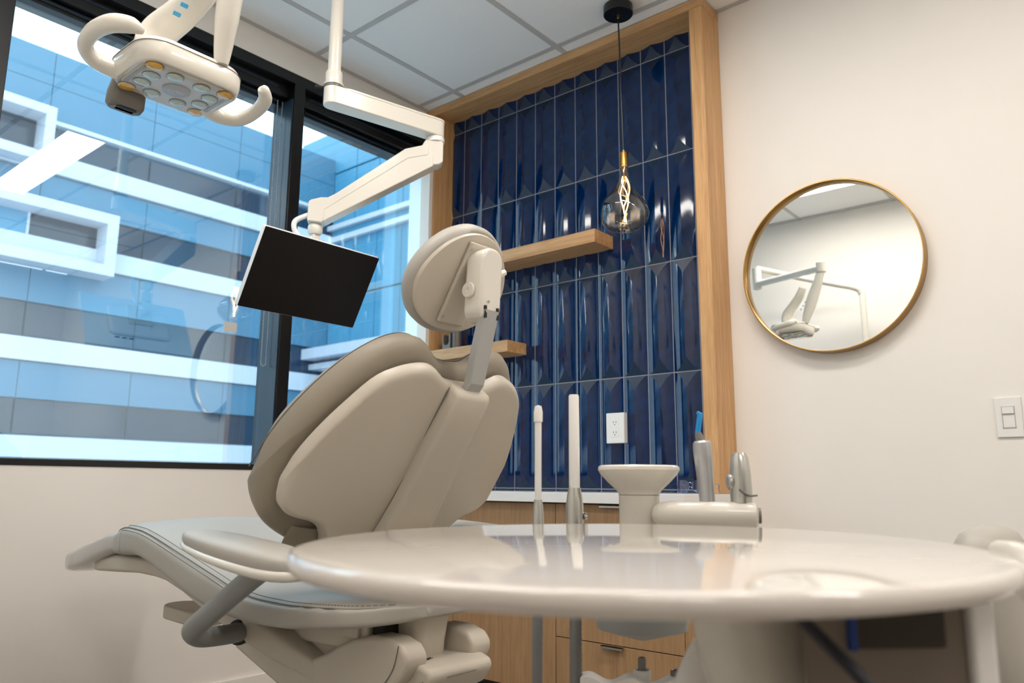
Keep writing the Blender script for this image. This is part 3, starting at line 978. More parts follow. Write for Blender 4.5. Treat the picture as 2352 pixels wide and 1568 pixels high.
# raised spine on the shell
sp = []
for s, hw, h in ((-.12, .075, .016), (-.02, .070, .018), (.08, .060, .020), (.2, .053, .020), (.28, .049, .020), (.325, .047, .019), (.334, .045, .014), (.337, .040, .004)):
    ring = []
    for k in range(28):
        a = 2 * PI * k / 28
        y = hw * math.copysign(abs(math.cos(a)) ** .42, math.cos(a))
        n = -h * .62 + (h * .62 + .012) * math.copysign(abs(math.sin(a)) ** .42, math.sin(a)) + .0
        ring.append(BK(y, s, n))
    sp.append(ring)
spn = mk('spine_cover', loft(sp), 'shell', ch, ang=50)
mk('spine_seam', tube(smooth_path([BK(.049, .332, -.0005), BK(.0535, .2, -.0005), BK(.060, .08, -.005), BK(.070, -.02, -.004), BK(.075, -.11, -.003)], 6), .0009, 5), 'seam', spn)
# back cushion
ct = [(0, .352), (.045, .358), (.08, .381), (.11, .392), (.145, .386), (.18, .362), (.22, .315), (.26, .24), (.288, .16), (.302, .09), (.304, .06)]
cb = [(0, -.10), (.12, -.10), (.17, -.088), (.22, -.068), (.262, -.038), (.29, .0), (.302, .04), (.304, .055)]
NU, NV = 60, 44
rear, front = [], []
for u in [.5 * (a + b) for a, b in zip(cosgrid(NU), [-1 + 2 * i / NU for i in range(NU + 1)])]:
    y = u * .304
    ay = abs(y)
    a, b = smooth_tab(cb, ay), smooth_tab(ct, ay)
    r1, f1 = [], []
    for v in [.5 * (p + q) for p, q in zip(cosgrid(NV), [-1 + 2 * i / NV for i in range(NV + 1)])]:
        s = (a + b) / 2 + v * (b - a) / 2
        d = min((b - a) / 2 * (1 - abs(v)), .304 - ay)
        e = min(1, d / .045)
        T = .040 * math.sqrt(max(0, 1 - (1 - e) ** 2))
        base = .073 + .036 * (ay / .304) ** 2
        r1.append(BK(y, s, base - T * .8))
        f1.append(BK(y, s, base + T * (1.15 - .3 * math.exp(-(ay / .12) ** 2))))
    rear.append(r1); front.append(f1)
V, F = [], []
addgrid(rear, False); addgrid(front, True)
bc_ = mk('back_cushion', (V, F), 'leather_d', ch, ang=70)
bnd = [BK(.304 * u, (smooth_tab(cb, .304 * abs(u)) if lower else smooth_tab(ct, .304 * abs(u)) - .008), .073 + .036 * u * u + .0255) for lower, rng in ((False, [i / 40 for i in range(40, -41, -1)]),) for u in rng]
mk('piping', tube(bnd, .0016, 6), 'seam', bc_)
mk('lower_pad', loft([[BK(y_, s_, .062 + .03 * math.sin(a)) for y_, s_, a in [(.215 * math.cos(t_), s0, t_) for t_ in [2 * PI * k / 36 for k in range(36)]]] for s0 in (-.115, -.09, -.06, -.03)]), 'leather_d', ch, ang=60)

# headrest: silver bar, hinge body, plate and cushion
mk('glide_bar', loft([[C(xc + .0265 * sx * .83, .013 * sy, z + .0) for sx, sy in ((1, 1), (1, -1), (-1, -1), (-1, 1))] for xc, z in ((-.145, .955), (-.172, 1.0), (-.205, 1.115), (-.21, 1.135))]) if False else
   loft([[C(xc + dx, dy, z) for dx, dy in ((.008, .021), (.010, .018), (.010, -.018), (.008, -.021), (-.008, -.021), (-.010, -.018), (-.010, .018), (-.008, .021))] for xc, z in ((-.118, .93), (-.172, .992), (-.206, 1.118), (-.210, 1.135))]), 'bar', ch, smooth=True, ang=25)
hb = mk('headrest_hinge', xf(prism(rrect(.030, .074, .026), 'Z', -.026, .022), C(-.196, 0, 1.188), (0, -1, 0), (.06, 0, 1), (1, 0, 0)), 'cream', ch, bevel=.007, bseg=4)
mk('release_button', lathe([(.016, 0), (.0165, .003), (.0145, .006), (.005, .0062), (.004, .004), (0, .004)], C(-.185, .0305, 1.176), (0, -1, 0), 24), 'cream', hb)
for yy in (-.018, .018):
    mk('slot', xf(box(-.0028, .0028, -.012, .012, -.012, .0006), C(-.218, yy, 1.131), (0, -1, 0), (0, 0, 1), (1, 0, 0)), 'dark', hb, smooth=False)
for yy, zz in ((.012, 1.232), (.010, 1.152)):
    mk('screw', lathe([(.0032, 0), (.003, .0012), (.0012, .0012), (.001, 0.0004), (0, .0004)], C(-.2178, yy, zz), (1, 0, 0), 12), 'alu', hb)
mk('hinge_lever', tube([C(-.195, -.02, 1.215), C(-.199, -.047, 1.222), C(-.203, -.056, 1.228)], [.007, .008, .006], 10), 'cream', hb)
HC = Vector((-.114, 0, 1.219))
hs_ = Vector((-.53, 0, .848)).normalized()
hn = Vector((.848, 0, .53)).normalized()
def HD(y, s, n):
    q = HC + hs_ * s + hn * n
    return C(q.x, y, q.z)
def egg(t_, a, b):
    c_, s_ = math.cos(t_), math.sin(t_)
    y = a * math.copysign(abs(c_) ** .95, c_) * (1 - .12 * s_)
    return y, b * math.copysign(abs(s_) ** 1.08, s_)
def eggpad(a, b, prof):
    return loft([[HD(egg(2 * PI * k / 64, a * f_, b * f_)[0], egg(2 * PI * k / 64, a * f_, b * f_)[1], n - cur * (egg(2 * PI * k / 64, f_, f_)[0]) ** 2) for k in range(64)] for f_, n, cur in prof])
mk('headrest_cushion', eggpad(.127, .118, [(.05, -.022, 0), (.86, -.022, 0), (.92, -.026, 0), (.97, -.021, 0), (1.0, -.010, 0), (.99, .003, 0), (.94, .014, 0), (.8, .021, 0), (.5, .024, 0), (.05, .024, 0)]), 'leather', ch, ang=70)
hp = mk('headrest_plate', eggpad(.120, .107, [(.05, -.033, 0), (.93, -.033, 0), (.98, -.032, 0), (1.0, -.028, 0), (1.0, -.012, 0)]), 'shell', ch, ang=40)
mk('channel', xf(box(-.036, .036, -.088, .088, -.010, 0), C(*(HC + hn * -.0335)), (0, -1, 0), C(*hs_) - C(0, 0, 0), C(*hn) - C(0, 0, 0)), 'shell', hp, bevel=.004)
for yy, ss in ((.030, .074), (.030, -.074)):
    mk('screw', lathe([(.0036, 0), (.0033, .0014), (.0014, .0014), (.001, .0005), (0, .0005)], HD(yy, ss, -.0440), C(*(-hn)) - C(0, 0, 0), 12), 'alu', hp)

# ================================================================== MONITOR ON CEILING ARM
J1 = Vector((-2.001, 1.449, 2.056))
J2 = Vector((-1.912, 1.835, 2.056))
t = thing('ceiling_boom', (J1.x, J1.y, CEIL), 'cream jointed monitor boom hanging from a ceiling pole', 'boom')
mk('pole', lathe([(.0215, 2.14), (.0215, CEIL)], (J1.x, J1.y, 0), seg=28), 'cream', t)
mk('pole_collar', lathe([(.033, 2.092), (.033, 2.098), (.028, 2.102), (.028, 2.136), (.026, 2.142), (.0215, 2.144)], (J1.x, J1.y, 0), seg=28), 'cream', t)
mk('collar_ring', lathe([(.0305, 2.084), (.0305, 2.092)], (J1.x, J1.y, 0), seg=28), 'grey', t)
mk('set_screw', lathe([(.004, 0), (.004, .022), (.006, .022), (.006, .03), (0, .03)], (J1.x - .020, J1.y - .022, 2.088), (-.7, -.7, 0), 10), 'dark', t)
d = (J2 - J1); d.z = 0; L1 = d.length; d.normalize()
e = Vector((-d.y, d.x, 0))
def stadium(l0, l1, r, n=10):
    out = [(l1 + r * math.cos(a), r * math.sin(a)) for a in [-PI / 2 + PI * k / n for k in range(n + 1)]]
    return out + [(l0 + r * math.cos(a), r * math.sin(a)) for a in [PI / 2 + PI * k / n for k in range(n + 1)]]
arm1 = mk('upper_arm', xf(prism(stadium(0, L1, .031), 'Z', 2.022, 2.084), (J1.x, J1.y, 0), d, e, (0, 0, 1)), 'cream', t, bevel=.004)
mk('arm_lid', xf(prism(stadium(.05, L1, .0325), 'Z', 2.078, 2.0865), (J1.x, J1.y, 0), d, e, (0, 0, 1)), 'cream', arm1, bevel=.002)
mk('swivel_ring', lathe([(.027, 2.0), (.033, 2.003), (.033, 2.018), (.029, 2.022)], (J2.x, J2.y, 0), seg=28), 'white', t)
E0 = Vector((J2.x - .005, J2.y - .004, 1.955))
E1 = Vector((-2.178, 1.527, 1.722))
mk('elbow', xf(prism(stadium(0, 0.0, .045, 14), 'Z', -.027, .027), E0, (E1 - E0).normalized(), (E1 - E0).normalized().cross(Vector((-.73, .68, 0)).normalized()).normalized() * -1, (E1 - E0).normalized().cross((E1 - E0).normalized().cross(Vector((0, 0, 1)))).normalized()) if False else
   join(xf(prism([(.030, .048), (-.028, .048), (-.034, .04), (-.034, -.03), (-.02, -.042), (.005, -.046), (.03, -.036), (.045, -.01), (.045, .02)], 'Z', -.027, .027), E0, Vector((E1.x - E0.x, E1.y - E0.y, 0)).normalized(), (0, 0, 1), Vector((E1.x - E0.x, E1.y - E0.y, 0)).normalized().cross(Vector((0, 0, 1))))), 'cream', t, bevel=.004)
hd = Vector((E1.x - E0.x, E1.y - E0.y, 0))
HL = hd.length
hd.normalize()
side = hd.cross(Vector((0, 0, 1)))
slope = (E1.z - E0.z)
low = mk('spring_arm', xf(prism([(.01, .022), (HL - .03, slope + .034), (HL - .03, slope - .046), (.0, -.050)], 'Z', -.0305, .0305), E0, hd, (0, 0, 1), side), 'cream', t, bevel=.003)
mk('arm_cover', xf(prism([(.02, .030), (.10, .006), (HL - .05, slope + .042), (HL - .02, slope + .040), (HL + .012, slope + .030), (HL + .02, slope + .022), (HL + .022, slope - .045), (HL - .028, slope - .050), (HL - .036, slope - .03), (HL - .034, slope - .004), (.09, -.030), (.02, -.012)], 'Z', -.0325, .0325), E0, hd, (0, 0, 1), side), 'cream', t, bevel=.003)
for k in (.25, .6):
    pass
mk('screw', lathe([(.003, 0), (.003, .002), (0, .002)], E0 + hd * (HL - .006) + Vector((0, 0, slope - .028)) + side * .0325, side, 10), 'alu', t)
mk('screw', lathe([(.003, 0), (.003, .002), (0, .002)], E0 + hd * -.01 + Vector((0, 0, .032)) + side * .027, side, 10), 'alu', t)
G = Vector((E1.x, E1.y, 0)) + hd * -.004
mk('swivel_cap', lathe([(.020, 1.637), (.025, 1.647), (.025, 1.664), (.022, 1.670), (.02, 1.674)], G, seg=24), 'cream', t)
mk('neck', box(G.x - .012, G.x + .012, G.y - .013, G.y + .013, 1.585, 1.64), 'cream', t, bevel=.002)
mk('yoke', join(box(G.x - .014, G.x + .014, G.y - .024, G.y - .0135, 1.56, 1.622), box(G.x - .014, G.x + .014, G.y + .0135, G.y + .024, 1.56, 1.622), box(G.x - .030, G.x + .012, G.y - .024, G.y + .024, 1.54, 1.575)), 'cream', t, bevel=.002, fix=False)
mk('cable', tube(smooth_path([(G.x + .0, G.y - .03, 1.70), (G.x - .02, G.y - .065, 1.675), (G.x - .02, G.y - .07, 1.645), (G.x - .01, G.y - .055, 1.61), (G.x - .03, G.y - .05, 1.56), (G.x - .055, G.y - .03, 1.53)]), .009, 12), 'white', t)
# monitor
mc = Vector((-2.1493, 1.512, 1.4667))
ta = math.radians(29.5)
mn = Vector((math.cos(ta), 0, -math.sin(ta)))      # screen normal, towards the chair
mu = Vector((math.sin(ta), 0, math.cos(ta)))
my = Vector((0, 1, 0))
mo = thing('monitor', mc - mu * .136, 'flat black screen monitor tilted down on the cream ceiling arm', 'monitor')
mk('body', xf(prism(rrect(.2295, .1355, .004, 3), 'Z', -.020, -.0012), mc, my, mu, mn), 'white', mo, bevel=.002)
mk('screen', xf(prism(rrect(.2285, .1345, .003, 3), 'Z', -.0015, 0), mc, my, mu, mn), 'screen', mo, smooth=False)
mk('back_bulge', xf(prism(rrect(.13, .075, .02), 'Z', -.040, -.019), mc, my, mu, mn), 'white', mo, bevel=.01)
mk('mount_plate', xf(prism(rrect(.05, .05, .006), 'Z', -.052, -.039), mc + mu * .03, my, mu, mn), 'cream', mo, bevel=.002)
mk('mount_arm', tube([mc + mu * .03 - mn * .05, mc + mu * .03 - mn * .062, Vector((G.x - .022, G.y, 1.55))], .014, 12), 'cream', mo)
for k in range(3):
    mk('port', xf(box(-.01, .01, -.004, .004, -.0205, -.0198), mc - mu * .085 + my * (.03 * k - .1), my, mu, mn), 'dark', mo, smooth=False)

# ================================================================== OPERATING LIGHT
LC = Vector((-1.642, .763, 1.673))
lt = thing('dental_light', (LC.x + .1, LC.y, LC.z), 'cream dental operating light with two loop handles and amber lenses', 'dental light')
lx, ly = .095, .114
def lr(hx, hy, r, z):
    return [LC + Vector((p[0], p[1], z)) for p in rrect(hx, hy, r, 8)]
head = mk('light_head', loft([lr(lx - .012, ly - .012, .05, .004), lr(lx - .002, ly - .002, .055, .002), lr(lx + .002, ly + .002, .056, .006), lr(lx + .006, ly + .008, .06, .024), lr(lx + .006, ly + .008, .06, .046), lr(lx + .001, ly + .003, .057, .057), lr(lx - .012, ly - .010, .053, .064), lr(lx - .04, ly - .045, .042, .068), lr(.01, .01, .008, .069)]), 'cream', lt, ang=50)
mk('head_seam', tube([p for p in lr(lx + .0066, ly + .0086, .0605, .046)], .0008, 5, closed=True), 'seam', head)
face = mk('face_plate', loft([lr(lx - .012, ly - .012, .046, .0035), lr(lx - .014, ly - .014, .044, .0005), lr(.01, .01, .008, .0005)]), 'ledface', lt)
mk('front_cover', loft([lr(lx - .002, ly - .002, .055, .003), lr(lx - .003, ly - .003, .055, -.006), lr(lx - .010, ly - .010, .05, -.011), lr(lx - .012, ly - .012, .05, -.011)], cap=True), 'ledclear', lt, ang=50)
U0 = .114 / 520.0
W0 = .095 / 330.0
def led(u, v, m):
    # u along +Y, v along +X
    c = LC + Vector((v * W0, u * U0, 0))
    mk('lens_ring', lathe([(.0190, .0004), (.0190, -.0014), (.0178, -.0014)], c, seg=18, cap=False), 'pewter', face)
    o = mk('lens', lathe([(.0180, .0005), (.0180, -.002), (.0155, -.0045), (.010, -.006), (0, -.0065)], c, seg=18), m, face, ang=20)
for u, v in ((-380, -235), (380, 235), (-380, 235), (380, -235)):
    led(u * .98, v * .98, 'ledyellow')
for u, v in ((-310, 76), (-310, -76), (310, 76), (310, -76), (-140, 190), (140, 190), (-140, -190), (140, -190)):
    led(u, v, 'ledwhite')
disc = mk('disc', lathe([(.030, .0005), (.030, -.0025), (.029, -.003), (0, -.003)], LC, seg=40), 'leddisc', face)
text('printed_mark', 'a dec', .018, LC + Vector((0, 0, -.0034)), (.25, .97, 0), (.97, -.25, 0), 'inkpale', disc)
for s in (-1, 1):
    mk('side_vent', box(LC.x - .05, LC.x + .05, LC.y + s * .094 - .004, LC.y + s * .094 + .004, LC.z - .001, LC.z + .0008), 'leddisc', face, smooth=False)
# loop handles at both ends
hl = smooth_path([(LC.x - .055, LC.y - .105, LC.z + .020), (LC.x - .065, LC.y - .150, LC.z + .028), (LC.x - .045, LC.y - .182, LC.z + .040), (LC.x + .005, LC.y - .190, LC.z + .050), (LC.x + .060, LC.y - .178, LC.z + .054), (LC.x + .088, LC.y - .150, LC.z + .054), (LC.x + .092, LC.y - .122, LC.z + .050)], 6)
h1 = mk('handle', tube(hl, [.020, .0175, .016, .016, .018, .0195, .0175, .006], 18), 'cream', lt)
mk('grip_strip', tube([p + Vector((0, -.006, .0095)) for p in hl[16:26]], [.005, .008, .008, .005], 10, .5), 'clearcover', h1)
hr = smooth_path([(LC.x - .055, LC.y + .085, LC.z + .016), (LC.x - .062, LC.y + .140, LC.z + .010), (LC.x - .042, LC.y + .182, LC.z + .012), (LC.x + .005, LC.y + .196, LC.z + .022), (LC.x + .055, LC.y + .190, LC.z + .034), (LC.x + .078, LC.y + .170, LC.z + .046), (LC.x + .081, LC.y + .163, LC.z + .049)], 6)
h2 = mk('handle', tube(hr, [.020, .018, .0165, .0155, .0165, .0135, .002], 18), 'cream', lt)
mk('grip_strip', tube([p + Vector((.0, .0, -.0105)) for p in hr[10:21]], [.003, .005, .005, .003], 10, .5), 'clearcover', h2)
# camera sensor nub
sn = mk('sensor', loft([[LC + Vector((-.112 + p[0] + dx, -.062 + p[1], z)) for p in rrect(a_, b_, .018, 6)] for a_, b_, z, dx in ((.020, .036, .030, .01), (.024, .040, .0, .0), (.024, .040, -.026, -.002), (.020, .036, -.034, -.002), (.01, .02, -.036, -.002))]), 'grey', lt, ang=50)
mk('sensor_window', xf(prism(rrect(.006, .022, .0055), 'Z', -.0372, -.0355), LC + Vector((-.104, -.062, 0)), (1, 0, 0), (0, 1, 0), (0, 0, 1)), 'dark', sn)
# yoke, drop bar and jointed arms
yk = mk('yoke', tube(smooth_path([(LC.x - .015, LC.y - .035, LC.z + .045), (LC.x - .045, LC.y - .045, LC.z + .095), (LC.x - .035, LC.y - .035, LC.z + .140), (LC.x + .010, LC.y - .010, LC.z + .180), (LC.x + .055, LC.y + .012, LC.z + .225), (LC.x + .08, LC.y + .02, LC.z + .27)], 7), [.030, .044, .043, .040, .036, .030], 24, .55), 'cream', lt)
for k in range(4):
    p = Vector((LC.x + .028 + .016 * k, LC.y - .030 + .0075 * k, LC.z + .172 + .0185 * k))
    mk('button_label', xf(prism(rrect(.0085, .0052, .002, 3), 'Z', 0, .002), p + Vector((.014, -.004, -.016)), (.12, .95, -.1), (.66, .0, .66), Vector((.12, .95, -.1)).cross(Vector((.66, 0, .66)))), 'yellowicon' if k == 3 else 'blueicon', yk)
mk('drop_bar', tube(smooth_path([(-1.548, .815, 1.725), (-1.540, .812, 1.76), (-1.520, .805, 1.82), (-1.500, .80, 1.88), (-1.468, .80, 1.96), (-1.445, .80, 2.03)], 6), [.014, .019, .0245, .026, .022, .017], 20, 1.25), 'cream', lt)
mk('arm_joint', lathe([(.02, -.03), (.027, -.026), (.027, .03), (.022, .034)], (-1.445, .80, 2.04), seg=24), 'cream', lt)
mk('swing_arm', tube([(-1.445, .80, 2.04), (-1.70, .64, 2.065), (-1.95, .50, 2.085)], .026, 18, .8), 'cream', lt)
mk('arm_joint', lathe([(.02, -.05), (.028, -.045), (.028, .09), (.022, .094)], (-1.95, .50, 2.10), seg=24), 'cream', lt)
mk('mast_arm', tube(smooth_path([(-1.95, .50, 2.19), (-1.75, .36, 2.13), (-1.55, .235, 2.075), (-1.445, .17, 2.045), (-1.415, .152, 2.01), (-1.41, .15, 1.95), (-1.41, .15, 1.3), (-1.41, .15, .03)], 6), .019, 16), 'cream', lt)
mk('mast_base', lathe([(.11, 0), (.11, .018), (.1, .026), (.03, .04), (.025, .12), (.019, .122)], (-1.41, .15, 0), seg=28), 'cream', lt)


# ================================================================== TABLE AND INSTRUMENTS
TC = Vector((-.4155, .687, 0))
TR = .345
tt = thing('delivery_table', (TC.x, TC.y, 0), 'round pale delivery table in the foreground', 'table')
TA, TB = .372, .318
ta_, tb_ = Vector((.405, -.914, 0)), Vector((.914, .405, 0))
tp = [(.02, .7285), (TR - .014, .7285), (TR - .005, .730), (TR - .001, .734), (TR, .7375), (TR - .001, .7415), (TR - .0035, .744), (TR - .008, .745), (.02, .745)]
mk('table_top', loft([[TC + ta_ * ((TA - TR + r) * math.cos(q_)) + tb_ * ((TB - TR + r) * math.sin(q_)) + Vector((0, 0, z)) if r > .1 else TC + (ta_ * math.cos(q_) + tb_ * math.sin(q_)) * r + Vector((0, 0, z)) for q_ in [2 * PI * k / 128 for k in range(128)]] for r, z in tp]), 'ptray', tt, ang=60)
def ray_at(px, py, D):
    r = r2 * ((px - 1176) / 1795.0) - u2 * ((py - 784) / 1795.0) + fw
    h = math.hypot(r.x, r.y)
    return Vector((r.x / h * D, r.y / h * D, CAM_H + r.z / h * D))
a, b = ray_at(1843, 1480, .60), ray_at(2225, 1480, .66)
d = Vector((b.x - a.x, b.y - a.y, 0)); BW = d.length; d.normalize()
e = Vector((-d.y, d.x, 0))
a.z = 0
body = mk('control_box', xf(prism([(0, 0), (BW, 0), (BW, .14), (.11, .14)], 'Z', .42, .728), a, d, e, (0, 0, 1)), 'taupe', tt, bevel=.008)  # taupe colour carries the shade cast by the table top
mk('side_cheek', xf(prism([(BW, -.006), (BW + .022, .0), (BW + .022, .13), (BW, .14)], 'Z', .50, .727), a, d, e, (0, 0, 1)), 'white', tt, bevel=.004)
dp = mk('display', xf(box(.037, .103, -.004, .002, .690, .726), a, d, e, (0, 0, 1)), 'display', body, bevel=.0015)
mk('display_edge', xf(box(.0325, .0375, -.0055, .002, .689, .726), a, d, e, (0, 0, 1)), 'deskblue', dp, bevel=.001)
q = [ray_at(1720, 1395, .74), ray_at(1735, 1480, .74), ray_at(1790, 1600, .74), ray_at(1870, 1760, .74), ray_at(1900, 1900, .74)]
q[0].z = .728
mk('support_arm', tube(smooth_path(q, 6), [.050, .050, .047, .044, .042], 28), 'cream', tt)
q = [ray_at(1640, 1435, .80), ray_at(1622, 1500, .80), ray_at(1606, 1580, .80), ray_at(1600, 1700, .8)]
mk('holster', tube(smooth_path(q, 6), [.007, .017, .024, .026], 20), 'white', tt)
pole = Vector((TC.x + .12, TC.y + .06, 0))
mk('pedestal', lathe([(.17, 0), (.17, .03), (.15, .04), (.04, .06), (.032, .10), (.032, .45), (.0, .45)], (q[3].x + .05, q[3].y - .02, 0), seg=32), 'cream', tt)
q = [ray_at(1800, 1385, .56), ray_at(1850, 1430, .53), ray_at(1920, 1500, .51), ray_at(2000, 1580, .50), ray_at(2110, 1720, .50)]
mk('cord', tube(smooth_path(q, 8), .0042, 12), 'navycord', tt)
q = [ray_at(2300, 1268, .86), ray_at(2340, 1275, .82), ray_at(2375, 1300, .79), ray_at(2385, 1345, .78), ray_at(2350, 1372, .78)]
mk('table_handle', tube(smooth_path(q, 6), .011, 14), 'cream', tt)

ID = 1.35
ia = thing('assistant_arm', (-.69, 1.16, 0), 'cream instrument arm with a flared cup post beyond the table', 'instrument arm')
c = ray_at(1468, 1150, ID); c.z = 0
mk('drip_base', lathe([(.0, .552), (.006, .553), (.073, .572), (.075, .585), (.075, .61), (.060, .63), (.0, .64)], c, seg=48), 'greyarm', ia)  # grey instead of cream puts the shade below the table into the colour
mk('cup_post', lathe([(.0, .635), (.036, .638), (.036, .65), (.033, .69), (.0335, .785), (.038, .792), (.052, .805), (.064, .818), (.068, .825), (.0675, .830), (.064, .8325), (.058, .832), (.045, .815), (.0, .795)], c, seg=48), 'cream', ia)
mk('post_seam', lathe([(.0338, .7835), (.0338, .7845)], c, seg=48, cap=False), 'seam', ia)
a1, a2 = ray_at(1497, 1178, ID - .035), ray_at(1742, 1180, ID - .035)
a1.z = a2.z = .754
dd = (a2 - a1).normalized()
mk('cross_arm', tube([a1 + dd * x for x in (0, .004, .012, .03, .1, (a2 - a1).length - .012, (a2 - a1).length - .004, (a2 - a1).length)], [.004, .013, .0185, .021, .021, .021, .019, .012], 24), 'cream', ia)
mk('arm_cap', lathe([(.012, 0), (.012, .004), (.0, .004)], a2, dd, 20), 'grey', ia)
sd = [ray_at(1236, 1180, ID), ray_at(1320, 1180, ID)]
b0, b1 = sd[0].copy(), Vector((c.x, c.y, 0))
b0 = b0 + Vector((fw.x, fw.y, 0)).normalized() * .034
b0.z = b1.z = .665
for q_ in sd:
    mk('holder_ring', tube([Vector((q_.x + .020 * math.cos(k * PI / 12), q_.y + .020 * math.sin(k * PI / 12), .705)) for k in range(24)], .0045, 8, closed=True), 'cream', ia)
    mk('ring_stem', tube([Vector((q_.x, q_.y, .705)) + Vector((fw.x, fw.y, 0)).normalized() * .021, Vector((q_.x, q_.y, .67)) + Vector((fw.x, fw.y, 0)).normalized() * .034], .005, 8), 'cream', ia)
mk('holder_bar', tube([b0 + (b0 - b1).normalized() * .02, b0, b1], .016, 16), 'cream', ia)
fl = Vector((c.x, c.y, 0))
sp_ = ray_at(1745, 1500, 1.30)
mk('link_arm', tube([(c.x, c.y, .655), (sp_.x, sp_.y, .655)], .018, 16), 'cream', ia)
mk('stand', lathe([(.13, 0), (.13, .02), (.11, .03), (.03, .05), (.02, .08), (.02, .67)], (sp_.x, sp_.y, 0), seg=28), 'cream', ia)

def suction(px, tip_py, sh, r_sh, r_b, big, label):
    p = ray_at(px, 1180, ID)
    zt = ray_at(px, tip_py, ID).z
    t = thing('suction_handpiece', (p.x, p.y, .70), label, 'suction tip', 'suction handpieces standing behind the table')
    o = Vector((p.x, p.y, 0))
    if big:
        mk('nozzle', lathe([(r_sh * 1.05, .79), (r_sh * 1.05, .85), (r_sh, zt - .004), (r_sh * .85, zt - .001), (r_sh * .6, zt - .003), (0, zt - .01)], o, seg=22), 'white', t)
    else:
        mk('nozzle', lathe([(r_sh, .775), (r_sh * .95, .85), (r_sh, zt - .03), (r_sh * 1.3, zt - .029), (r_sh * 1.35, zt - .012), (r_sh * 1.0, zt - .002), (0, zt)], o, seg=22), 'white', t)
    zb = .795 if big else .775
    mk('valve_body', lathe([(r_b * .8, .70), (r_b, .715), (r_b, zb - .03), (r_b * .85, zb - .012), (r_sh * 1.15, zb), (0, zb)], o, seg=22), 'steel', t)
    if big:
        mk('lever', lathe([(.006, 0), (.0075, .002), (.006, .006), (0, .007)], o + rt * .015 + Vector((0, 0, .748)), rt, 16), 'chrome', t)
    rh = .0088 if not big else .0100
    pts, rr = [], []
    n = 150
    for i in range(n):
        z = .70 - .60 * i / n
        pts.append(o + Vector((0, 0, z)) + rt * (-.004 * (i / n) * (0 if big else 1)))
        rr.append(rh * (1.06 if i % 2 else .96))
    tail = smooth_path([pts[-1], pts[-1] + Vector((.01, .01, -.05)), pts[-1] + Vector((.10, .04, -.088)), pts[-1] + Vector((.2, .1, -.088))], 6)
    mk('hose', tube(pts + tail[1:], rr + [rh] * (len(tail) - 1), 14), 'rubber', t)
suction(1236, 930, 0, .0058, .0098, False, 'slim white suction tip standing left of the wider one')
suction(1320, 905, 0, .0088, .0150, True, 'wide white suction tip with a metal valve and round lever')

# air water syringe
p = ray_at(1625, 1148, ID - .03)
t = thing('air_syringe', (p.x, p.y, .774), 'grey air syringe with a bright blue tip on the cross arm', 'syringe')
z0, z1 = .7735, ray_at(1622, 1012, ID - .03).z
dl = rt * -.006
mk('handle', tube([Vector((p.x, p.y, z0)) + dl * f_ + Vector((0, 0, (z1 - z0) * f_)) for f_ in (0, .1, .3, .6, .75, .9, .97, 1.0)], [.0125, .0125, .0130, .0140, .0148, .0150, .0142, .011], 22), 'alu', t)
hp_ = Vector((p.x, p.y, z1)) + dl
mk('collar', tube([hp_ + Vector((0, 0, -.006)), hp_ - rt * .004 + Vector((0, 0, .008)), hp_ - rt * .006 + Vector((0, 0, .014))], [.0078, .0065, .0045], 14), 'grey', t)
t1, t2 = hp_ - rt * .006 + Vector((0, 0, .012)), ray_at(1608, 950, ID - .03)
mk('tip', tube([t1, t1 * .5 + t2 * .5, t2, t2 - rt * .005 + Vector((0, 0, .002))], [.0040, .0042, .0046, .003], 12), 'bluetip', t)
# saliva valve
p = ray_at(1703, 1148, ID - .03)
t = thing('steel_valve', (p.x, p.y, .773), 'tapered metal valve with a round knob on the end of the cross arm', 'valve')
o = Vector((p.x, p.y, 0))
mk('body', lathe([(.0165, .773), (.0175, .79), (.0165, .82), (.0135, .845), (.0100, .852), (0, .852)], o, seg=24), 'steel', t)
mk('knob', lathe([(.011, 0), (.0125, .002), (.0125, .005), (.010, .007), (0, .007)], o + Vector((0, 0, .806)) - rt * .014, -rt, 22), 'steel', t)
mk('lever', tube(smooth_path([o + Vector((0, 0, .798)) - rt * .008 - fw * .018, o + Vector((0, 0, .789)) + rt * .006 - fw * .020, o + Vector((0, 0, .787)) + rt * .022 - fw * .010], 5), [.0022, .0018, .0016], 8), 'grey', t)

# scalloped instrument tray low behind the table
ba_, bb_ = ray_at(1334, 1560, ID), ray_at(1580, 1560, ID)
d = Vector((bb_.x - ba_.x, bb_.y - ba_.y, 0)); HLn = d.length; d.normalize()
e = Vector((-d.y, d.x, 0))
o = Vector((ba_.x, ba_.y, 0))
t = thing('instrument_holder', (o.x, o.y, .40), 'white instrument holder with a scalloped rim below the table', 'instrument holder')
ztop = ray_at(1400, 1548, ID).z
poly = [(0, ztop - .06), (0, ztop - .004), (.004, ztop)]
n = 60
for i in range(1, n):
    x = HLn * i / n
    poly.append((x, ztop - .006 + .006 * math.cos(2 * PI * (x - .012) / (HLn * .40))))
poly += [(HLn, ztop - .006), (HLn, ztop - .06)]
mk('rail', xf(([(p[0], p[1], p[2]) for p in prism(poly, 'Y', -.02, .02)[0]], prism(poly, 'Y', -.02, .02)[1]), o, d, e, (0, 0, 1)), 'white', t, bevel=.0015, ang=40)
mk('holder_foot', xf(box(HLn * .4, HLn * .6, -.012, .012, ztop - .50, ztop - .058), o, d, e, (0, 0, 1)), 'white', t, bevel=.003)
s1 = o + d * (HLn * .58) + e * .012
mk('socket', lathe([(.014, ztop - .03), (.014, ztop + .006), (.0125, ztop + .0075), (.0095, ztop + .0065), (.009, ztop - .01)], Vector((s1.x, s1.y, 0)), seg=24), 'doorwhite', t)
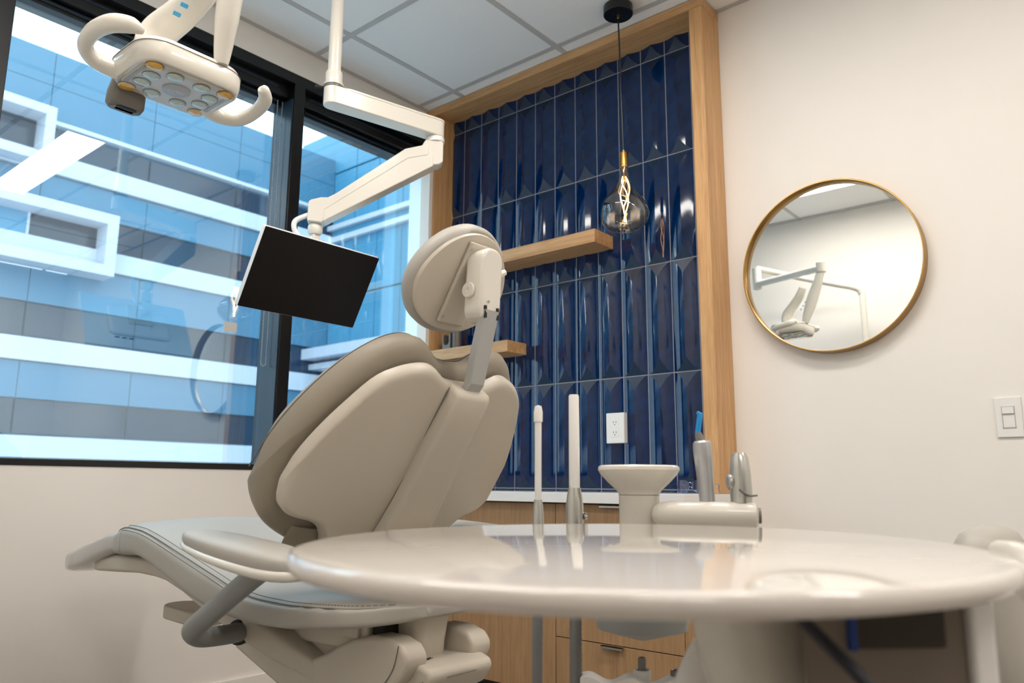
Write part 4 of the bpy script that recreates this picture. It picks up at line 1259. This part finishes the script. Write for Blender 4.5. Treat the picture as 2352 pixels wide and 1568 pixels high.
mk('nozzle', lathe([(.0066, ztop - .02), (.0066, ztop + .024), (.0055, ztop + .026), (.004, ztop + .0255), (.0035, ztop + .01), (0, ztop + .01)], Vector((s1.x, s1.y, 0)), seg=20), 'grey', t)
s2 = o + d * (HLn * .90) + e * .012
mk('socket', lathe([(.0095, ztop - .03), (.0095, ztop + .007), (.0085, ztop + .009), (.0065, ztop + .008), (.006, ztop - .01)], Vector((s2.x, s2.y, 0)), seg=24), 'pewter', t)

# operator stool
t = thing('operator_stool', (-.10, 1.62, 0), 'beige upholstered stool behind the right edge of the table', 'stool')
rings = []
for z, hx, hy in ((.44, .02, .08), (.445, .04, .12), (.47, .052, .140), (.56, .056, .145), (.66, .055, .142), (.70, .050, .135), (.722, .038, .118), (.732, .020, .09), (.735, .005, .04)):
    rings.append([Vector((-.262 + hx * math.copysign(abs(math.cos(a)) ** .75, math.cos(a)), 1.60 + hy * math.copysign(abs(math.sin(a)) ** .75, math.sin(a)), z)) for a in [2 * PI * k / 40 for k in range(40)]])
bk = mk('backrest', loft(rings), 'leather', t, ang=60)
mk('seam', tube([Vector((-.262 + .0525 * math.copysign(abs(math.cos(a)) ** .75, math.cos(a)), 1.60 + .1375 * math.copysign(abs(math.sin(a)) ** .75, math.sin(a)), .692)) for a in [2 * PI * k / 48 for k in range(48)]], .0012, 6, closed=True), 'seam', bk)
mk('seat', lathe([(0, .41), (.17, .41), (.195, .42), (.20, .44), (.195, .465), (.17, .48), (0, .482)], (0, 1.62, 0), seg=48), 'leather', t)
mk('gas_post', lathe([(.028, .09), (.028, .26), (.018, .262), (.018, .41)], (0, 1.62, 0), seg=20), 'chrome', t)
mk('back_bracket', tube(smooth_path([(-.02, 1.62, .40), (-.2, 1.62, .40), (-.29, 1.62, .43), (-.312, 1.62, .52)], 6), .012, 12), 'grey', t)
for k in range(5):
    a = 2 * PI * k / 5 + .3
    mk('leg', tube([(0, 1.62, .10), (.14 * math.cos(a), 1.62 + .14 * math.sin(a), .09), (.25 * math.cos(a), 1.62 + .25 * math.sin(a), .065)], [.024, .02, .014], 10), 'chrome', t)
    cx_, cy_ = .25 * math.cos(a), 1.62 + .25 * math.sin(a)
    mk('caster', lathe([(.026, -.014), (.029, -.010), (.029, .010), (.026, .014)], (cx_, cy_, .029), (-math.sin(a), math.cos(a), 0), 16), 'dark', t)
